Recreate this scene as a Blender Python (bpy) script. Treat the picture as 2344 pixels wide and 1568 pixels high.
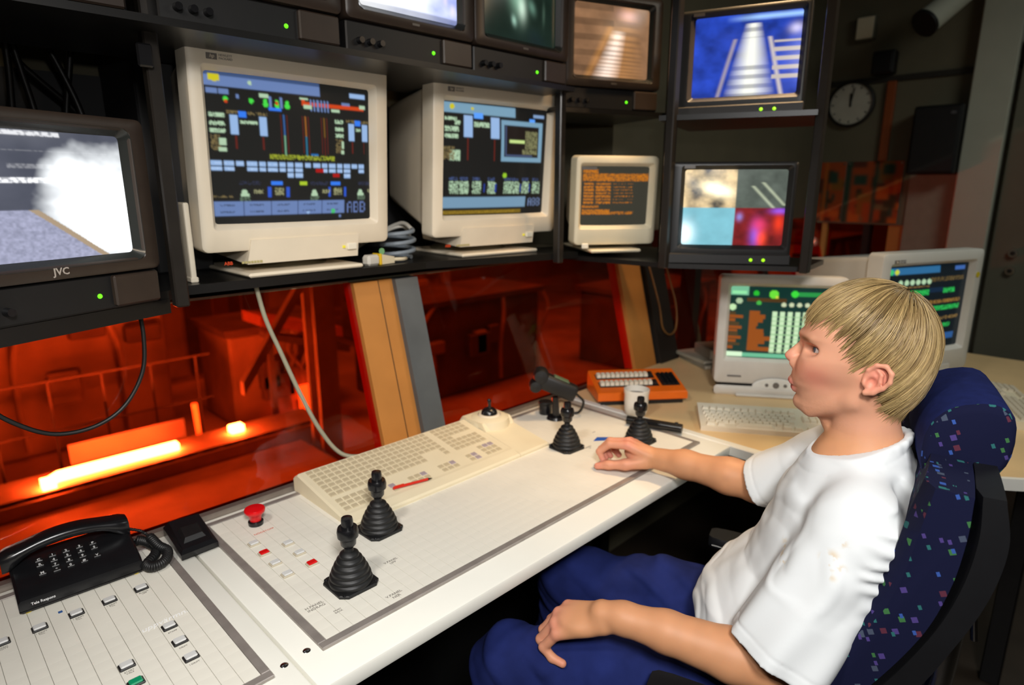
import bpy, bmesh, math, random
import numpy as np
from mathutils import Vector, Matrix

R = math.radians
for _o in list(bpy.data.objects):
    bpy.data.objects.remove(_o)
sc = bpy.context.scene
col = sc.collection
rnd = random.Random(7)

# ------------------------------------------------------------------ camera
cam = bpy.data.cameras.new('camera')
cam.sensor_width = 36.0
cam.lens = 22.27
cam.clip_start = 0.02
cam.clip_end = 100
cam.dof.use_dof = True
cam.dof.focus_distance = 1.06
cam.dof.aperture_fstop = 3.1
camo = bpy.data.objects.new('camera', cam)
camo.location = (0, 0, 1.45)
camo.rotation_euler = (R(76.28), 0, R(-45))
col.objects.link(camo)
sc.camera = camo

# ------------------------------------------------------------------ world, lights, exposure
world = bpy.data.worlds.new('world')
sc.world = world
world.use_nodes = True
world.node_tree.nodes['Background'].inputs[0].default_value = (0.9, 0.95, 1.0, 1)
world.node_tree.nodes['Background'].inputs[1].default_value = 0.012


def lamp(name, kind, loc, target, power, color, size=0.3, spot=None, blend=0.6):
    l = bpy.data.lights.new(name, kind)
    l.energy = power
    l.color = color
    if kind == 'AREA':
        l.shape = 'DISK'
        l.size = size
    else:
        l.shadow_soft_size = size
    if spot:
        l.spot_size = R(spot)
        l.spot_blend = blend
    o = bpy.data.objects.new(name, l)
    o.location = loc
    d = Vector(target) - Vector(loc)
    o.rotation_euler = d.to_track_quat('-Z', 'Y').to_euler()
    col.objects.link(o)
    return o


# the room's downlights, added fill spots and the small flash on the camera
lamp('ceiling_spot_console', 'SPOT', (-0.10, -0.42, 2.12), (0.80, 0.76, 0.70), 122, (1.0, 0.985, 0.965), 0.16, 92, 0.8)
lamp('camera_flash', 'SPOT', (0.06, -0.06, 1.60), (0.95, 0.85, 0.95), 12, (1.0, 0.985, 0.965), 0.03, 110, 0.5)
lamp('ceiling_spot_corner', 'SPOT', (1.75, 0.80, 2.62), (1.72, 0.98, 0.75), 95, (1.0, 0.66, 0.34), 0.12, 60, 0.8)
lamp('ceiling_spot_rack', 'SPOT', (2.3, -1.2, 2.55), (1.42, 1.4, 1.38), 48, (1.0, 0.60, 0.28), 0.12, 32, 0.9)
lamp('fill_spot_left', 'SPOT', (-0.9, -0.4, 2.40), (0.50, 1.5, 1.40), 36, (1.0, 0.80, 0.58), 0.12, 44, 0.9)  # spot added to brighten the left of the rack and its wall
lamp('fill_spot_face', 'SPOT', (-0.45, 0.55, 2.50), (0.95, 0.70, 0.90), 62, (1.0, 0.95, 0.88), 0.14, 64, 0.8)  # fill added from the left front to lighten the man's face
lamp('ceiling_panel_room', 'AREA', (2.6, -0.6, 2.64), (2.8, -0.4, 0.0), 14, (0.95, 1.0, 0.92), 0.9)
# furnace hall beyond the amber glass
lamp('hall_lamp', 'AREA', (2.0, 7.5, 6.5), (2.2, 7.6, 0.0), 170, (1.0, 0.80, 0.55), 2.5)
lamp('hall_lamp_far', 'AREA', (8.5, 6.0, 6.5), (8.5, 6.5, 0.0), 120, (1.0, 0.80, 0.55), 2.5)
lamp('hall_lamp_near', 'AREA', (3.5, 3.2, 5.5), (3.5, 7.0, -0.5), 40, (1.0, 0.80, 0.55), 2.0)

sc.view_settings.view_transform = 'Standard'
sc.view_settings.look = 'None'
sc.view_settings.gamma = 1.0
sc.view_settings.use_curve_mapping = False
sc.view_settings.exposure = 0.0


# ------------------------------------------------------------------ materials
def lin(v):
    v = v / 255.0
    return v / 12.92 if v <= 0.04045 else ((v + 0.055) / 1.055) ** 2.4


def S(r, g, b):
    return (lin(r), lin(g), lin(b))


MATS = {}


def mat(name, c, rough=0.5, metal=0.0, var=0.06, scale=25.0, bump=0.0, bscale=300.0, spec=0.5, emit=None, estr=0.0, coat=0.0):
    if name in MATS:
        return MATS[name]
    m = bpy.data.materials.new(name)
    m.use_nodes = True
    nt = m.node_tree
    p = nt.nodes['Principled BSDF']
    p.inputs['Roughness'].default_value = rough
    p.inputs['Metallic'].default_value = metal
    p.inputs['Specular IOR Level'].default_value = spec
    p.inputs['Coat Weight'].default_value = coat
    tc = nt.nodes.new('ShaderNodeTexCoord')
    nz = nt.nodes.new('ShaderNodeTexNoise')
    nz.inputs['Scale'].default_value = scale
    nz.inputs['Detail'].default_value = 4
    nt.links.new(tc.outputs['Object'], nz.inputs['Vector'])
    rp = nt.nodes.new('ShaderNodeValToRGB')
    rp.color_ramp.elements[0].position = 0.3
    rp.color_ramp.elements[1].position = 0.7
    rp.color_ramp.elements[0].color = tuple(max(0, x * (1 - var)) for x in c) + (1,)
    rp.color_ramp.elements[1].color = tuple(min(1, x * (1 + var)) for x in c) + (1,)
    nt.links.new(nz.outputs['Fac'], rp.inputs['Fac'])
    nt.links.new(rp.outputs['Color'], p.inputs['Base Color'])
    if bump:
        n2 = nt.nodes.new('ShaderNodeTexNoise')
        n2.inputs['Scale'].default_value = bscale
        nt.links.new(tc.outputs['Object'], n2.inputs['Vector'])
        bp = nt.nodes.new('ShaderNodeBump')
        bp.inputs['Strength'].default_value = bump
        bp.inputs['Distance'].default_value = 0.002
        nt.links.new(n2.outputs['Fac'], bp.inputs['Height'])
        nt.links.new(bp.outputs['Normal'], p.inputs['Normal'])
    if emit:
        p.inputs['Emission Color'].default_value = tuple(emit) + (1,)
        p.inputs['Emission Strength'].default_value = estr
    MATS[name] = m
    return m


def attr_mat(name, rough=0.5, emit=0.0, spec=0.5, bump=0.0, bscale=400.0, sss=0.0):
    """base colour (or emission) from the mesh's own colour layer"""
    if name in MATS:
        return MATS[name]
    m = bpy.data.materials.new(name)
    m.use_nodes = True
    nt = m.node_tree
    p = nt.nodes['Principled BSDF']
    p.inputs['Roughness'].default_value = rough
    p.inputs['Specular IOR Level'].default_value = spec
    a = nt.nodes.new('ShaderNodeAttribute')
    a.attribute_name = 'Col'
    if emit:
        p.inputs['Base Color'].default_value = (0.012, 0.013, 0.014, 1)
        nt.links.new(a.outputs['Color'], p.inputs['Emission Color'])
        p.inputs['Emission Strength'].default_value = emit
    else:
        nt.links.new(a.outputs['Color'], p.inputs['Base Color'])
    if sss:
        p.inputs['Subsurface Weight'].default_value = sss
        p.inputs['Subsurface Radius'].default_value = (0.008, 0.003, 0.0015)
        p.inputs['Subsurface Scale'].default_value = 1.0
    if bump:
        tc = nt.nodes.new('ShaderNodeTexCoord')
        n2 = nt.nodes.new('ShaderNodeTexNoise')
        n2.inputs['Scale'].default_value = bscale
        n2.inputs['Detail'].default_value = 5
        nt.links.new(tc.outputs['Object'], n2.inputs['Vector'])
        bp = nt.nodes.new('ShaderNodeBump')
        bp.inputs['Strength'].default_value = bump
        bp.inputs['Distance'].default_value = 0.001
        nt.links.new(n2.outputs['Fac'], bp.inputs['Height'])
        nt.links.new(bp.outputs['Normal'], p.inputs['Normal'])
    MATS[name] = m
    return m


def glass_mat(name, tint, gloss=0.06, haze=None):
    m = bpy.data.materials.new(name)
    m.use_nodes = True
    nt = m.node_tree
    nt.nodes.clear()
    out = nt.nodes.new('ShaderNodeOutputMaterial')
    tr = nt.nodes.new('ShaderNodeBsdfTransparent')
    tr.inputs[0].default_value = tuple(tint) + (1,)
    gl = nt.nodes.new('ShaderNodeBsdfGlossy')
    gl.inputs['Roughness'].default_value = 0.03
    gl.inputs['Color'].default_value = (1, 0.9, 0.8, 1)
    mx = nt.nodes.new('ShaderNodeMixShader')
    lw = nt.nodes.new('ShaderNodeLayerWeight')
    lw.inputs['Blend'].default_value = 0.5
    pw = nt.nodes.new('ShaderNodeMath')
    pw.operation = 'POWER'
    pw.inputs[1].default_value = 4.0
    ml = nt.nodes.new('ShaderNodeMath')
    ml.operation = 'MULTIPLY_ADD'
    ml.inputs[1].default_value = 0.5
    ml.inputs[2].default_value = gloss * 0.4
    nt.links.new(lw.outputs['Facing'], pw.inputs[0])
    nt.links.new(pw.outputs[0], ml.inputs[0])
    nt.links.new(ml.outputs[0], mx.inputs[0])
    nt.links.new(tr.outputs[0], mx.inputs[1])
    nt.links.new(gl.outputs[0], mx.inputs[2])
    nt.links.new(mx.outputs[0], out.inputs[0])
    MATS[name] = m
    return m


# ------------------------------------------------------------------ mesh helpers
class MB:
    def __init__(s):
        s.v = []
        s.f = []

    def add(s, vs, fs, M=None):
        n = len(s.v)
        if M is not None:
            vs = [M @ Vector(v) for v in vs]
        s.v += [tuple(v) for v in vs]
        s.f += [tuple(i + n for i in f) for f in fs]
        return s

    def box(s, x0, x1, y0, y1, z0, z1, M=None):
        vs = [(x0, y0, z0), (x1, y0, z0), (x1, y1, z0), (x0, y1, z0), (x0, y0, z1), (x1, y0, z1), (x1, y1, z1), (x0, y1, z1)]
        return s.add(vs, [(0, 3, 2, 1), (4, 5, 6, 7), (0, 1, 5, 4), (1, 2, 6, 5), (2, 3, 7, 6), (3, 0, 4, 7)], M)

    def rbox(s, x0, x1, y0, y1, z0, z1, b=0.003, seg=1, M=None):
        bm = bmesh.new()
        bmesh.ops.create_cube(bm, size=1)
        for v in bm.verts:
            v.co = ((x0 + x1) / 2 + v.co.x * (x1 - x0), (y0 + y1) / 2 + v.co.y * (y1 - y0), (z0 + z1) / 2 + v.co.z * (z1 - z0))
        bmesh.ops.bevel(bm, geom=list(bm.edges), offset=b, segments=seg, profile=0.5, affect='EDGES')
        bm.verts.index_update()
        vs = [tuple(v.co) for v in bm.verts]
        fs = [tuple(v.index for v in f.verts) for f in bm.faces]
        bm.free()
        return s.add(vs, fs, M)

    def loops(s, ls, cap0=False, cap1=False, closed=True, M=None):
        n = len(ls[0])
        vs = [p for l in ls for p in l]
        fs = []
        for k in range(len(ls) - 1):
            for i in range(n if closed else n - 1):
                j = (i + 1) % n
                fs.append((k * n + i, k * n + j, (k + 1) * n + j, (k + 1) * n + i))
        if cap0:
            fs.append(tuple(reversed(range(n))))
        if cap1:
            fs.append(tuple(range((len(ls) - 1) * n, len(ls) * n)))
        return s.add(vs, fs, M)

    def cyl(s, p0, p1, r0, r1=None, n=16, caps=True):
        r1 = r0 if r1 is None else r1
        p0 = Vector(p0)
        p1 = Vector(p1)
        d = (p1 - p0).normalized()
        a = d.orthogonal().normalized()
        b = d.cross(a)
        ls = []
        for p, r in ((p0, r0), (p1, r1)):
            ls.append([p + (a * math.cos(2 * math.pi * i / n) + b * math.sin(2 * math.pi * i / n)) * r for i in range(n)])
        return s.loops(ls, caps, caps)

    def lathe(s, prof, n=24, M=None, cap0=False, cap1=False):
        ls = [[(r * math.cos(2 * math.pi * i / n), r * math.sin(2 * math.pi * i / n), z) for i in range(n)] for r, z in prof]
        return s.loops(ls, cap0, cap1, True, M)

    def tube(s, pts, r, n=8, smooth=6, caps=True):
        pts = spline(pts, smooth) if smooth else [Vector(p) for p in pts]
        rr = r if callable(r) else (lambda t: r)
        ls = []
        t0 = (pts[1] - pts[0]).normalized()
        a = t0.orthogonal().normalized()
        for i, p in enumerate(pts):
            t = (pts[min(i + 1, len(pts) - 1)] - pts[max(i - 1, 0)]).normalized()
            a = (a - t * a.dot(t)).normalized()
            b = t.cross(a)
            q = rr(i / (len(pts) - 1))
            ls.append([p + (a * math.cos(2 * math.pi * k / n) + b * math.sin(2 * math.pi * k / n)) * q for k in range(n)])
        return s.loops(ls, caps, caps)

    def prism(s, poly, z0, z1, M=None):
        return s.loops([[(x, y, z0) for x, y in poly], [(x, y, z1) for x, y in poly]], True, True, True, M)

    def mesh(s, name, m=None, smooth=None):
        me = bpy.data.meshes.new(name)
        me.from_pydata(s.v, [], s.f)
        me.update()
        bm = bmesh.new()
        bm.from_mesh(me)
        bmesh.ops.recalc_face_normals(bm, faces=bm.faces)
        bm.to_mesh(me)
        bm.free()
        if smooth:
            me.polygons.foreach_set('use_smooth', [True] * len(me.polygons))
            me.set_sharp_from_angle(angle=R(smooth))
        if m:
            me.materials.append(m)
        return me

    def build(s, name, m, parent=None, smooth=None, loc=None, rot=None):
        return obj(name, s.mesh(name, m, smooth), parent, loc, rot)


def obj(name, me, parent=None, loc=None, rot=None):
    o = bpy.data.objects.new(name, me)
    col.objects.link(o)
    if parent:
        o.parent = parent
    if loc:
        o.location = loc
    if rot:
        o.rotation_euler = rot
    return o


def spline(pts, k=6):
    P = [Vector(p) for p in pts]
    P = [P[0] * 2 - P[1]] + P + [P[-1] * 2 - P[-2]]
    out = []
    for i in range(1, len(P) - 2):
        for j in range(k):
            t = j / k
            a, b, c, d = P[i - 1], P[i], P[i + 1], P[i + 2]
            out.append(0.5 * ((2 * b) + (c - a) * t + (2 * a - 5 * b + 4 * c - d) * t * t + (3 * b - a - 3 * c + d) * t ** 3))
    out.append(P[-2])
    return out


def rrect(w, h, r, y, cx=0, cz=0, n=4):
    """rounded rectangle in the xz plane at depth y"""
    out = []
    for sx, sz, a0 in ((1, 1, 0), (-1, 1, 90), (-1, -1, 180), (1, -1, 270)):
        for i in range(n + 1):
            a = R(a0 + 90 * i / n)
            out.append((cx + sx * (w / 2 - r) + r * math.cos(a), y, cz + sz * (h / 2 - r) + r * math.sin(a)))
    return out


def thing(name, label, cat, loc=(0, 0, 0), rz=0, group=None, rot=None):
    o = bpy.data.objects.new(name, None)
    o.empty_display_size = 0.05
    col.objects.link(o)
    o.location = loc
    o.rotation_euler = rot or (0, 0, R(rz))
    return tag(o, label, cat, group)


def tag(o, label, cat, group=None, kind=None):
    o['label'] = label
    o['category'] = cat
    if group:
        o['group'] = group
    if kind:
        o['kind'] = kind
    return o


def struct(o, label=None, cat=None):
    o['kind'] = 'structure'
    if label:
        o['label'] = label
    if cat:
        o['category'] = cat
    return o


def copy_tree(o, parent=None):
    c = o.copy()
    col.objects.link(c)
    c.parent = parent
    for ch in list(o.children):
        copy_tree(ch, c)
    return c


def text(body, size, m, parent, loc, rot=(0, 0, 0), name='lettering', ext=0.0003, align='CENTER', shear=0.0, bold=False):
    cu = bpy.data.curves.new(name, 'FONT')
    cu.body = body
    cu.size = size
    cu.extrude = ext
    cu.align_x = align
    cu.align_y = 'CENTER'
    cu.shear = shear
    cu.resolution_u = 2
    if bold:
        cu.offset = size * 0.02
    t = bpy.data.objects.new('tmp', cu)
    me = bpy.data.meshes.new_from_object(t)
    bpy.data.objects.remove(t)
    bpy.data.curves.remove(cu)
    me.materials.append(m)
    return obj(name, me, parent, loc, rot)


FRONT = (R(90), 0, 0)      # lettering standing on a face that looks along -y


# ------------------------------------------------------------------ colours used by many things
M_cream = mat('cream_plastic', S(226, 214, 192), 0.45, var=0.03, scale=12, bump=0.05, bscale=900)
M_grey_plastic = mat('grey_white_plastic', S(196, 192, 182), 0.5, var=0.03, scale=12)
M_beige = mat('beige_plastic', S(224, 212, 182), 0.5, var=0.03, scale=12)
M_tvbody = mat('brown_black_plastic', S(50, 40, 33), 0.42, var=0.1, scale=30)
M_tvdark = mat('dark_plastic', S(18, 17, 17), 0.5, var=0.1, scale=30)
M_rim = mat('screen_rim', S(40, 42, 40), 0.25, var=0.05)
M_black = mat('black_rubber', S(17, 17, 18), 0.5, var=0.15, scale=40, bump=0.05, bscale=600)
M_gloss = mat('black_gloss_plastic', S(20, 20, 22), 0.25, var=0.1, scale=40)
M_rack = mat('black_painted_steel', S(18, 17, 16), 0.35, var=0.15, scale=18)
M_led = mat('green_led', S(90, 230, 30), 0.3, emit=S(95, 235, 25), estr=1.6)
M_led2 = mat('yellow_green_led', S(150, 220, 20), 0.3, emit=S(140, 215, 15), estr=1.5)
M_white = mat('white_lettering', S(215, 215, 215), 0.5)
M_ink = mat('grey_ink', S(110, 104, 98), 0.6)
M_chrome = mat('chrome', S(200, 200, 200), 0.18, 1.0)
M_steel = mat('brushed_steel', S(150, 140, 132), 0.42, 0.75, var=0.08, scale=60)

# ================================================================== the room
M_floor = mat('dark_linoleum', S(46, 38, 30), 0.5, var=0.2, scale=8)
M_ceil = mat('dark_ceiling_board', S(60, 54, 44), 0.9, var=0.1, scale=10)
M_wall = mat('olive_grey_paint', S(104, 98, 78), 0.85, var=0.06, scale=6)
M_wall2 = mat('grey_door_paint', S(98, 96, 80), 0.7, var=0.06, scale=6)
M_colm = mat('pale_grey_paint', S(176, 176, 160), 0.7, var=0.05, scale=6)
M_tan = mat('amber_lit_steel', S(178, 118, 54), 0.5, var=0.08, scale=9)  # orange furnace light on the mullion faces is put into this colour
M_mulgrey = mat('grey_blue_steel', S(92, 98, 102), 0.4, 0.3, var=0.12, scale=9)
M_muldark = mat('dark_steel', S(34, 30, 26), 0.5, 0.2, var=0.1, scale=9)
M_glass = glass_mat('amber_glass', (1.0, 0.285, 0.12))

o = MB().box(-3.0, 5.2, -3.2, 1.40, -0.06, 0.0).build('floor', M_floor)
struct(o, 'dark floor of the control room', 'floor')
o = MB().box(-3.0, 5.2, -3.2, 2.05, 2.70, 2.76).build('ceiling', M_ceil)
struct(o, 'dark ceiling over the control room', 'ceiling')
b = MB()
b.box(-3.0, 2.20, 1.97, 2.05, 1.20, 2.70)
b.box(2.20, 4.2, 1.56, 1.64, 1.27, 2.70)
b.box(2.12, 2.20, 1.56, 2.05, 1.20, 2.70)
b.box(-3.0, 2.20, 1.50, 1.97, 1.205, 1.209)
o = b.build('wall_back', M_wall)
struct(o, 'dark olive wall above the slanted window', 'wall')
o = MB().box(-3.0, 4.2, 1.36, 1.42, 0.0, 0.74).build('wall_back', M_wall)
struct(o, 'low wall under the slanted window behind the consoles', 'wall')
# wall on the far right with a window opening (y 1.04..1.60, z .72..1.24)
b = MB()
b.box(4.2, 4.3, 1.02, 1.66, 1.24, 2.70)
b.box(4.2, 4.3, 1.02, 1.72, 0.0, 0.72)
b.box(4.2, 4.3, -3.2, 1.02, 0.0, 2.70)
struct(b.build('wall_right', M_wall), 'dim olive grey wall with the clock', 'wall')
o = MB().box(-3.1, -3.0, -3.2, 1.75, 0, 2.7).build('wall_left', M_wall)
struct(o, 'wall behind the photographer on the left', 'wall')
o = MB().box(-3.0, 5.2, -3.3, -3.2, 0, 2.7).build('wall_front', M_wall)
struct(o, 'wall behind the photographer', 'wall')
o = MB().box(4.185, 4.2, -3.2, 1.63, 2.03, 2.06).build('trim_1', mat('dark_rail', S(40, 36, 28), 0.7))
struct(o, 'dark horizontal rail across the right wall', 'trim')
o = MB().rbox(4.10, 4.2, 0.61, 0.785, 0.0, 2.70, 0.006).build('trim_2', M_colm)
struct(o, 'pale grey vertical post beside the door', 'trim')
o = MB().box(4.19, 4.2, 0.79, 1.02, 0.74, 1.52).build('trim_3', mat('lighter_panel', S(138, 132, 116), 0.8))
struct(o, 'lighter wall panel beside the pale post', 'trim')
d1 = thing('door_1', 'grey metal door at the right edge with two round locks', 'door', (4.12, 0.585, 0))
d1['kind'] = 'structure'
MB().box(0, 0.05, -0.95, 0, 0, 2.10).build('door_leaf', M_wall2, d1)
MB().box(-0.01, 0.06, -1.02, -0.95, 0, 2.16).build('door_frame', M_muldark, d1)
MB().box(-0.01, 0.06, -0.95, 0.0, 2.10, 2.16).build('door_frame', M_muldark, d1)
for k, zz in enumerate((1.125, 1.035)):
    lk = MB().cyl((0, -0.095, zz), (-0.02, -0.095, zz), 0.022, 0.02, 20).build('lock', M_chrome, d1, 40)
    MB().cyl((-0.02, -0.095, zz), (-0.026, -0.095, zz), 0.012, 0.011, 14).build('keyhole', M_muldark, lk, 40)

# slanted amber window: y grows with height
SL = 0.262


def wy(z):
    return 1.362 + (z - 0.78) * SL


ZB, ZT = 0.755, 1.205


def slab(x0, x1, z0, z1, dy0, dy1):
    """a slab lying in the slanted window plane, dy along y"""
    return [(x0, wy(z0) + dy0, z0), (x1, wy(z0) + dy0, z0), (x1, wy(z0) + dy1, z0), (x0, wy(z0) + dy1, z0),
            (x0, wy(z1) + dy0, z1), (x1, wy(z1) + dy0, z1), (x1, wy(z1) + dy1, z1), (x0, wy(z1) + dy1, z1)]


BOXF = [(0, 3, 2, 1), (4, 5, 6, 7), (0, 1, 5, 4), (1, 2, 6, 5), (2, 3, 7, 6), (3, 0, 4, 7)]


def window(n, x0, x1, lab, ZT=ZT):
    w = thing('window_%d' % n, lab, 'window', (0, 0, 0))
    w['kind'] = 'structure'
    MB().add(slab(x0, x1, ZB, ZT, 0.012, 0.018), BOXF).build('pane', M_glass, w)
    MB().add(slab(x0, x1, ZB - 0.02, ZB - 0.004, 0.0, 0.04), BOXF).build('bottom_bead', M_muldark, w)
    return w


w1 = window(1, -2.6, 0.877, 'slanted amber pane over the left console showing the glowing bar')
w2 = window(2, 1.078, 2.043, 'slanted dark amber pane behind the two large cream monitors')
w3 = window(3, 2.335, 2.545, 'narrow slanted amber pane in the corner behind the terminal', 1.275)
w4 = window(4, 2.60, 4.18, 'dim amber pane behind the green screen monitor', 1.275)
for (x0, x1, m, dy, nm) in ((0.877, 0.952, M_tan, -0.004, 'mullion'), (0.952, 0.957, M_muldark, 0.0, 'joint'), (0.957, 1.003, M_tan, 0.004, 'mullion'),
                            (1.003, 1.078, M_mulgrey, -0.014, 'mullion')):
    MB().add(slab(x0, x1, ZB - 0.02, ZT, dy, 0.05), BOXF).build(nm, m, w1)
for (x0, x1, m, dy, nm) in ((2.043, 2.185, M_tan, -0.004, 'mullion'), (2.185, 2.20, M_muldark, 0.0, 'joint'), (2.20, 2.335, M_muldark, -0.02, 'mullion')):
    MB().add(slab(x0, x1, ZB - 0.02, ZT, dy, 0.05), BOXF).build(nm, m, w2)
MB().box(2.545, 2.60, 1.40, 1.47, 0.70, 1.28).build('post', M_muldark, w3)
MB().add(slab(3.32, 3.36, ZB, 1.275, 0.0, 0.04), BOXF).build('mullion', M_muldark, w4)
# window in the right wall
w5 = thing('window_5', 'red lit window low in the right wall under the posters', 'window', (0, 0, 0))
w5['kind'] = 'structure'
MB().box(4.24, 4.246, 1.02, 1.64, 0.72, 1.24).build('pane', M_glass, w5)
for (y0, y1, m) in ((1.20, 1.235, M_muldark), (1.02, 1.10, M_tan), (1.44, 1.47, M_tan)):
    MB().box(4.21, 4.29, y0, y1, 0.72, 1.24).build('mullion', m, w5)
MB().box(4.22, 4.28, 1.02, 1.64, 1.01, 1.035).build('transom', M_muldark, w5)

# ================================================================== furnace hall seen through the glass
M_hfloor = mat('hall_floor', S(170, 150, 130), 0.8, var=0.35, scale=1.2)
M_hsteel = mat('hall_machine_paint', S(172, 158, 134), 0.7, var=0.3, scale=2.5)
M_hdark = mat('hall_dark_steel', S(104, 92, 82), 0.7, var=0.3, scale=2.5)
M_hwall = mat('hall_sheet_wall', S(150, 124, 98), 0.9, var=0.3, scale=0.9)
M_hot = mat('hot_steel', S(255, 210, 150), 0.6, var=0.02, emit=(1.0, 0.80, 0.62), estr=150)
M_hot2 = mat('warm_steel', S(255, 180, 110), 0.6, var=0.05, emit=(1.0, 0.45, 0.20), estr=3.0)
o = MB().box(-6, 20, 1.9, 20, -1.5, -1.4).build('floor', M_hfloor)
struct(o, 'floor of the furnace hall beyond the glass', 'floor')
o = MB().box(-6, 20, 14, 14.2, -1.5, 8).build('wall_back', M_hwall)
struct(o, 'far sheet metal wall of the furnace hall', 'wall')
for (x0, x1, y0, y1, z0, z1) in ((-6, 20, 1.9, 14.2, 8.0, 8.1), (-6.1, -6.0, 1.9, 14.2, -1.5, 8), (20, 20.1, 1.9, 14.2, -1.5, 8)):
    struct(MB().box(x0, x1, y0, y1, z0, z1).build('wall_left' if x1 < 0 else ('wall_right' if x0 > 19 else 'ceiling'), M_hdark))
t = MB()
t.box(0.80, 1.77, 6.33, 6.43, -1.02, -0.955)
t.add([(0.80, 6.33, -1.02), (0.70, 6.27, -1.02), (0.70, 6.33, -1.02), (0.80, 6.43, -1.02), (0.80, 6.33, -0.955), (0.70, 6.27, -0.955), (0.70, 6.33, -0.955), (0.80, 6.43, -0.955)], BOXF)
t.box(0.66, 0.76, 6.22, 6.31, -1.03, -0.94)
tag(t.build('steel_bar', M_hot), 'long white hot steel bar glowing behind the left pane', 'steel bar')
tag(MB().rbox(2.28, 2.42, 6.36, 6.46, -1.02, -0.94, 0.01).build('steel_bar', M_hot), 'short white hot bar end to the right of the long bar', 'steel bar')
tag(MB().cyl((2.12, 6.82, -1.399), (2.10, 6.82, -0.75), 0.022, 0.03, 10).build('flame_jet', M_hot2), 'thin upright orange flame between the two bars', 'flame')
rt = thing('roller_table', 'dark roller table carrying the long glowing bar', 'roller table', (0, 0, -1.4))
MB().box(-1.2, 3.2, 6.14, 6.18, 0, 0.34).build('side_beam', M_hsteel, rt)
MB().box(-1.2, 3.2, 6.64, 6.68, 0, 0.34).build('side_beam', M_hsteel, rt)
MB().box(-1.2, 2.9, 2.4, 6.12, 0.02, 0.22).build('glow_catch_plate', M_hsteel, rt)  # plate added to catch the bar's glow on the window side
for k in range(21):
    MB().cyl((-0.9 + k * 0.2, 6.18, 0.30), (-0.9 + k * 0.2, 6.62, 0.30), 0.055, None, 12).build('roller', M_hsteel, rt, 40)
MB().box(-1.2, 3.2, 6.185, 6.63, 0.36, 0.375).build('table_plate', M_hsteel, rt)
g = thing('guard_plate', 'sheet metal guard glowing yellow just behind the long bar', 'guard', (0, 0, -1.4))
MB().box(0.95, 1.95, 6.70, 6.72, 0.35, 0.56).build('plate', M_hdark, g)
for x in (1.0, 1.88):
    MB().box(x, x + 0.05, 6.72, 6.76, 0, 0.55).build('bracket', M_hdark, g)


def machine(label, x, y, w, d, h, seed, m=None):
    r = random.Random(seed)
    q = thing('mill_machine', label, 'machine', (x, y, -1.4))
    m = m or M_hsteel
    MB().rbox(0, w, 0, d, 0, h, 0.03).build('housing', m, q)
    MB().box(-0.06, w + 0.06, -0.06, d + 0.06, h, h + 0.08).build('top_plate', M_hdark, q)
    for k in range(4):
        px = r.uniform(0.1, w - 0.35)
        pz = r.uniform(0.2, h - 0.5)
        MB().rbox(px, px + r.uniform(0.15, 0.4), -0.12, 0, pz, pz + r.uniform(0.15, 0.5), 0.015).build('control_box', M_hsteel if k % 2 else M_hdark, q)
    for k in range(3):
        px = r.uniform(0.05, w - 0.05)
        MB().tube([(px, -0.08, 0.1), (px, -0.08, h * 0.5), (px + r.uniform(-.2, .2), -0.1, h * 0.8), (px + 0.1, -0.02, h + 0.05)], 0.03, 8).build('pipe', M_hsteel, q, 40)
    return q


machine('tall mill stand glowing red right of the short bar', 2.75, 7.45, 1.3, 1.0, 1.15, 3)
machine('boxy machine rising behind the guard plate in the left pane', 0.2, 8.2, 2.1, 0.9, 2.1, 5)
machine('narrow mill stand at the far left of the left pane', -1.7, 7.4, 1.2, 0.8, 1.9, 8)
machine('wide dim machine low in the dark amber pane', 4.6, 6.6, 2.6, 1.2, 1.3, 11, M_hdark)
machine('dim machine behind the green screen monitor', 8.2, 5.4, 2.2, 1.2, 1.2, 13, M_hdark)
machine('tall dark cabinet deep in the dark amber pane', 6.2, 9.7, 1.8, 1.2, 2.2, 17)
machine('dim machine beyond the low right window', 10.5, 3.6, 2.0, 1.5, 2.0, 19)
q = thing('furnace_hood', 'slanted red glowing hood over the tall mill stand', 'hood', (2.9, 6.85, -0.35))
MB().add([(0, 0, 0.30), (1.0, 0, 0.02), (1.0, 0.5, 0.02), (0, 0.5, 0.30), (0, 0, 0.42), (1.0, 0, 0.14), (1.0, 0.5, 0.14), (0, 0.5, 0.42)], BOXF).build('plate', mat('hood_plate', S(190, 120, 90), 0.6, var=0.2, scale=4), q)
MB().add([(0.1, 0.02, 0.12), (1.1, 0.02, -0.2), (1.1, 0.3, -0.2), (0.1, 0.3, 0.12), (0.1, 0.02, 0.2), (1.1, 0.02, -0.1), (1.1, 0.3, -0.1), (0.1, 0.3, 0.2)], BOXF).build('plate', M_hdark, q)
for (x, y) in ((0.1, 0.1), (0.9, 0.1)):
    MB().box(x, x + 0.06, y, y + 0.06, -1.05, 0.1).build('leg', M_hdark, q)
tag(MB().rbox(3.45, 3.63, 7.38-0.27, 7.25, -1.4, -0.95, 0.02).build('hot_billet', M_hot2), 'small orange glowing billet in the mouth of the mill stand', 'billet')
hr0 = thing('hall_handrail', 'thin steel handrail behind the glowing bar', 'handrail', (-1.3, 7.25, -1.4))
for k in range(9):
    MB().cyl((k * 0.45, 0, 0), (k * 0.45, 0, 1.05), 0.012, None, 8).build('post', M_hdark, hr0)
for z in (0.55, 1.05):
    MB().cyl((-0.1, 0, z), (3.75, 0, z), 0.011, None, 8).build('rail', M_hdark, hr0)
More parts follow.
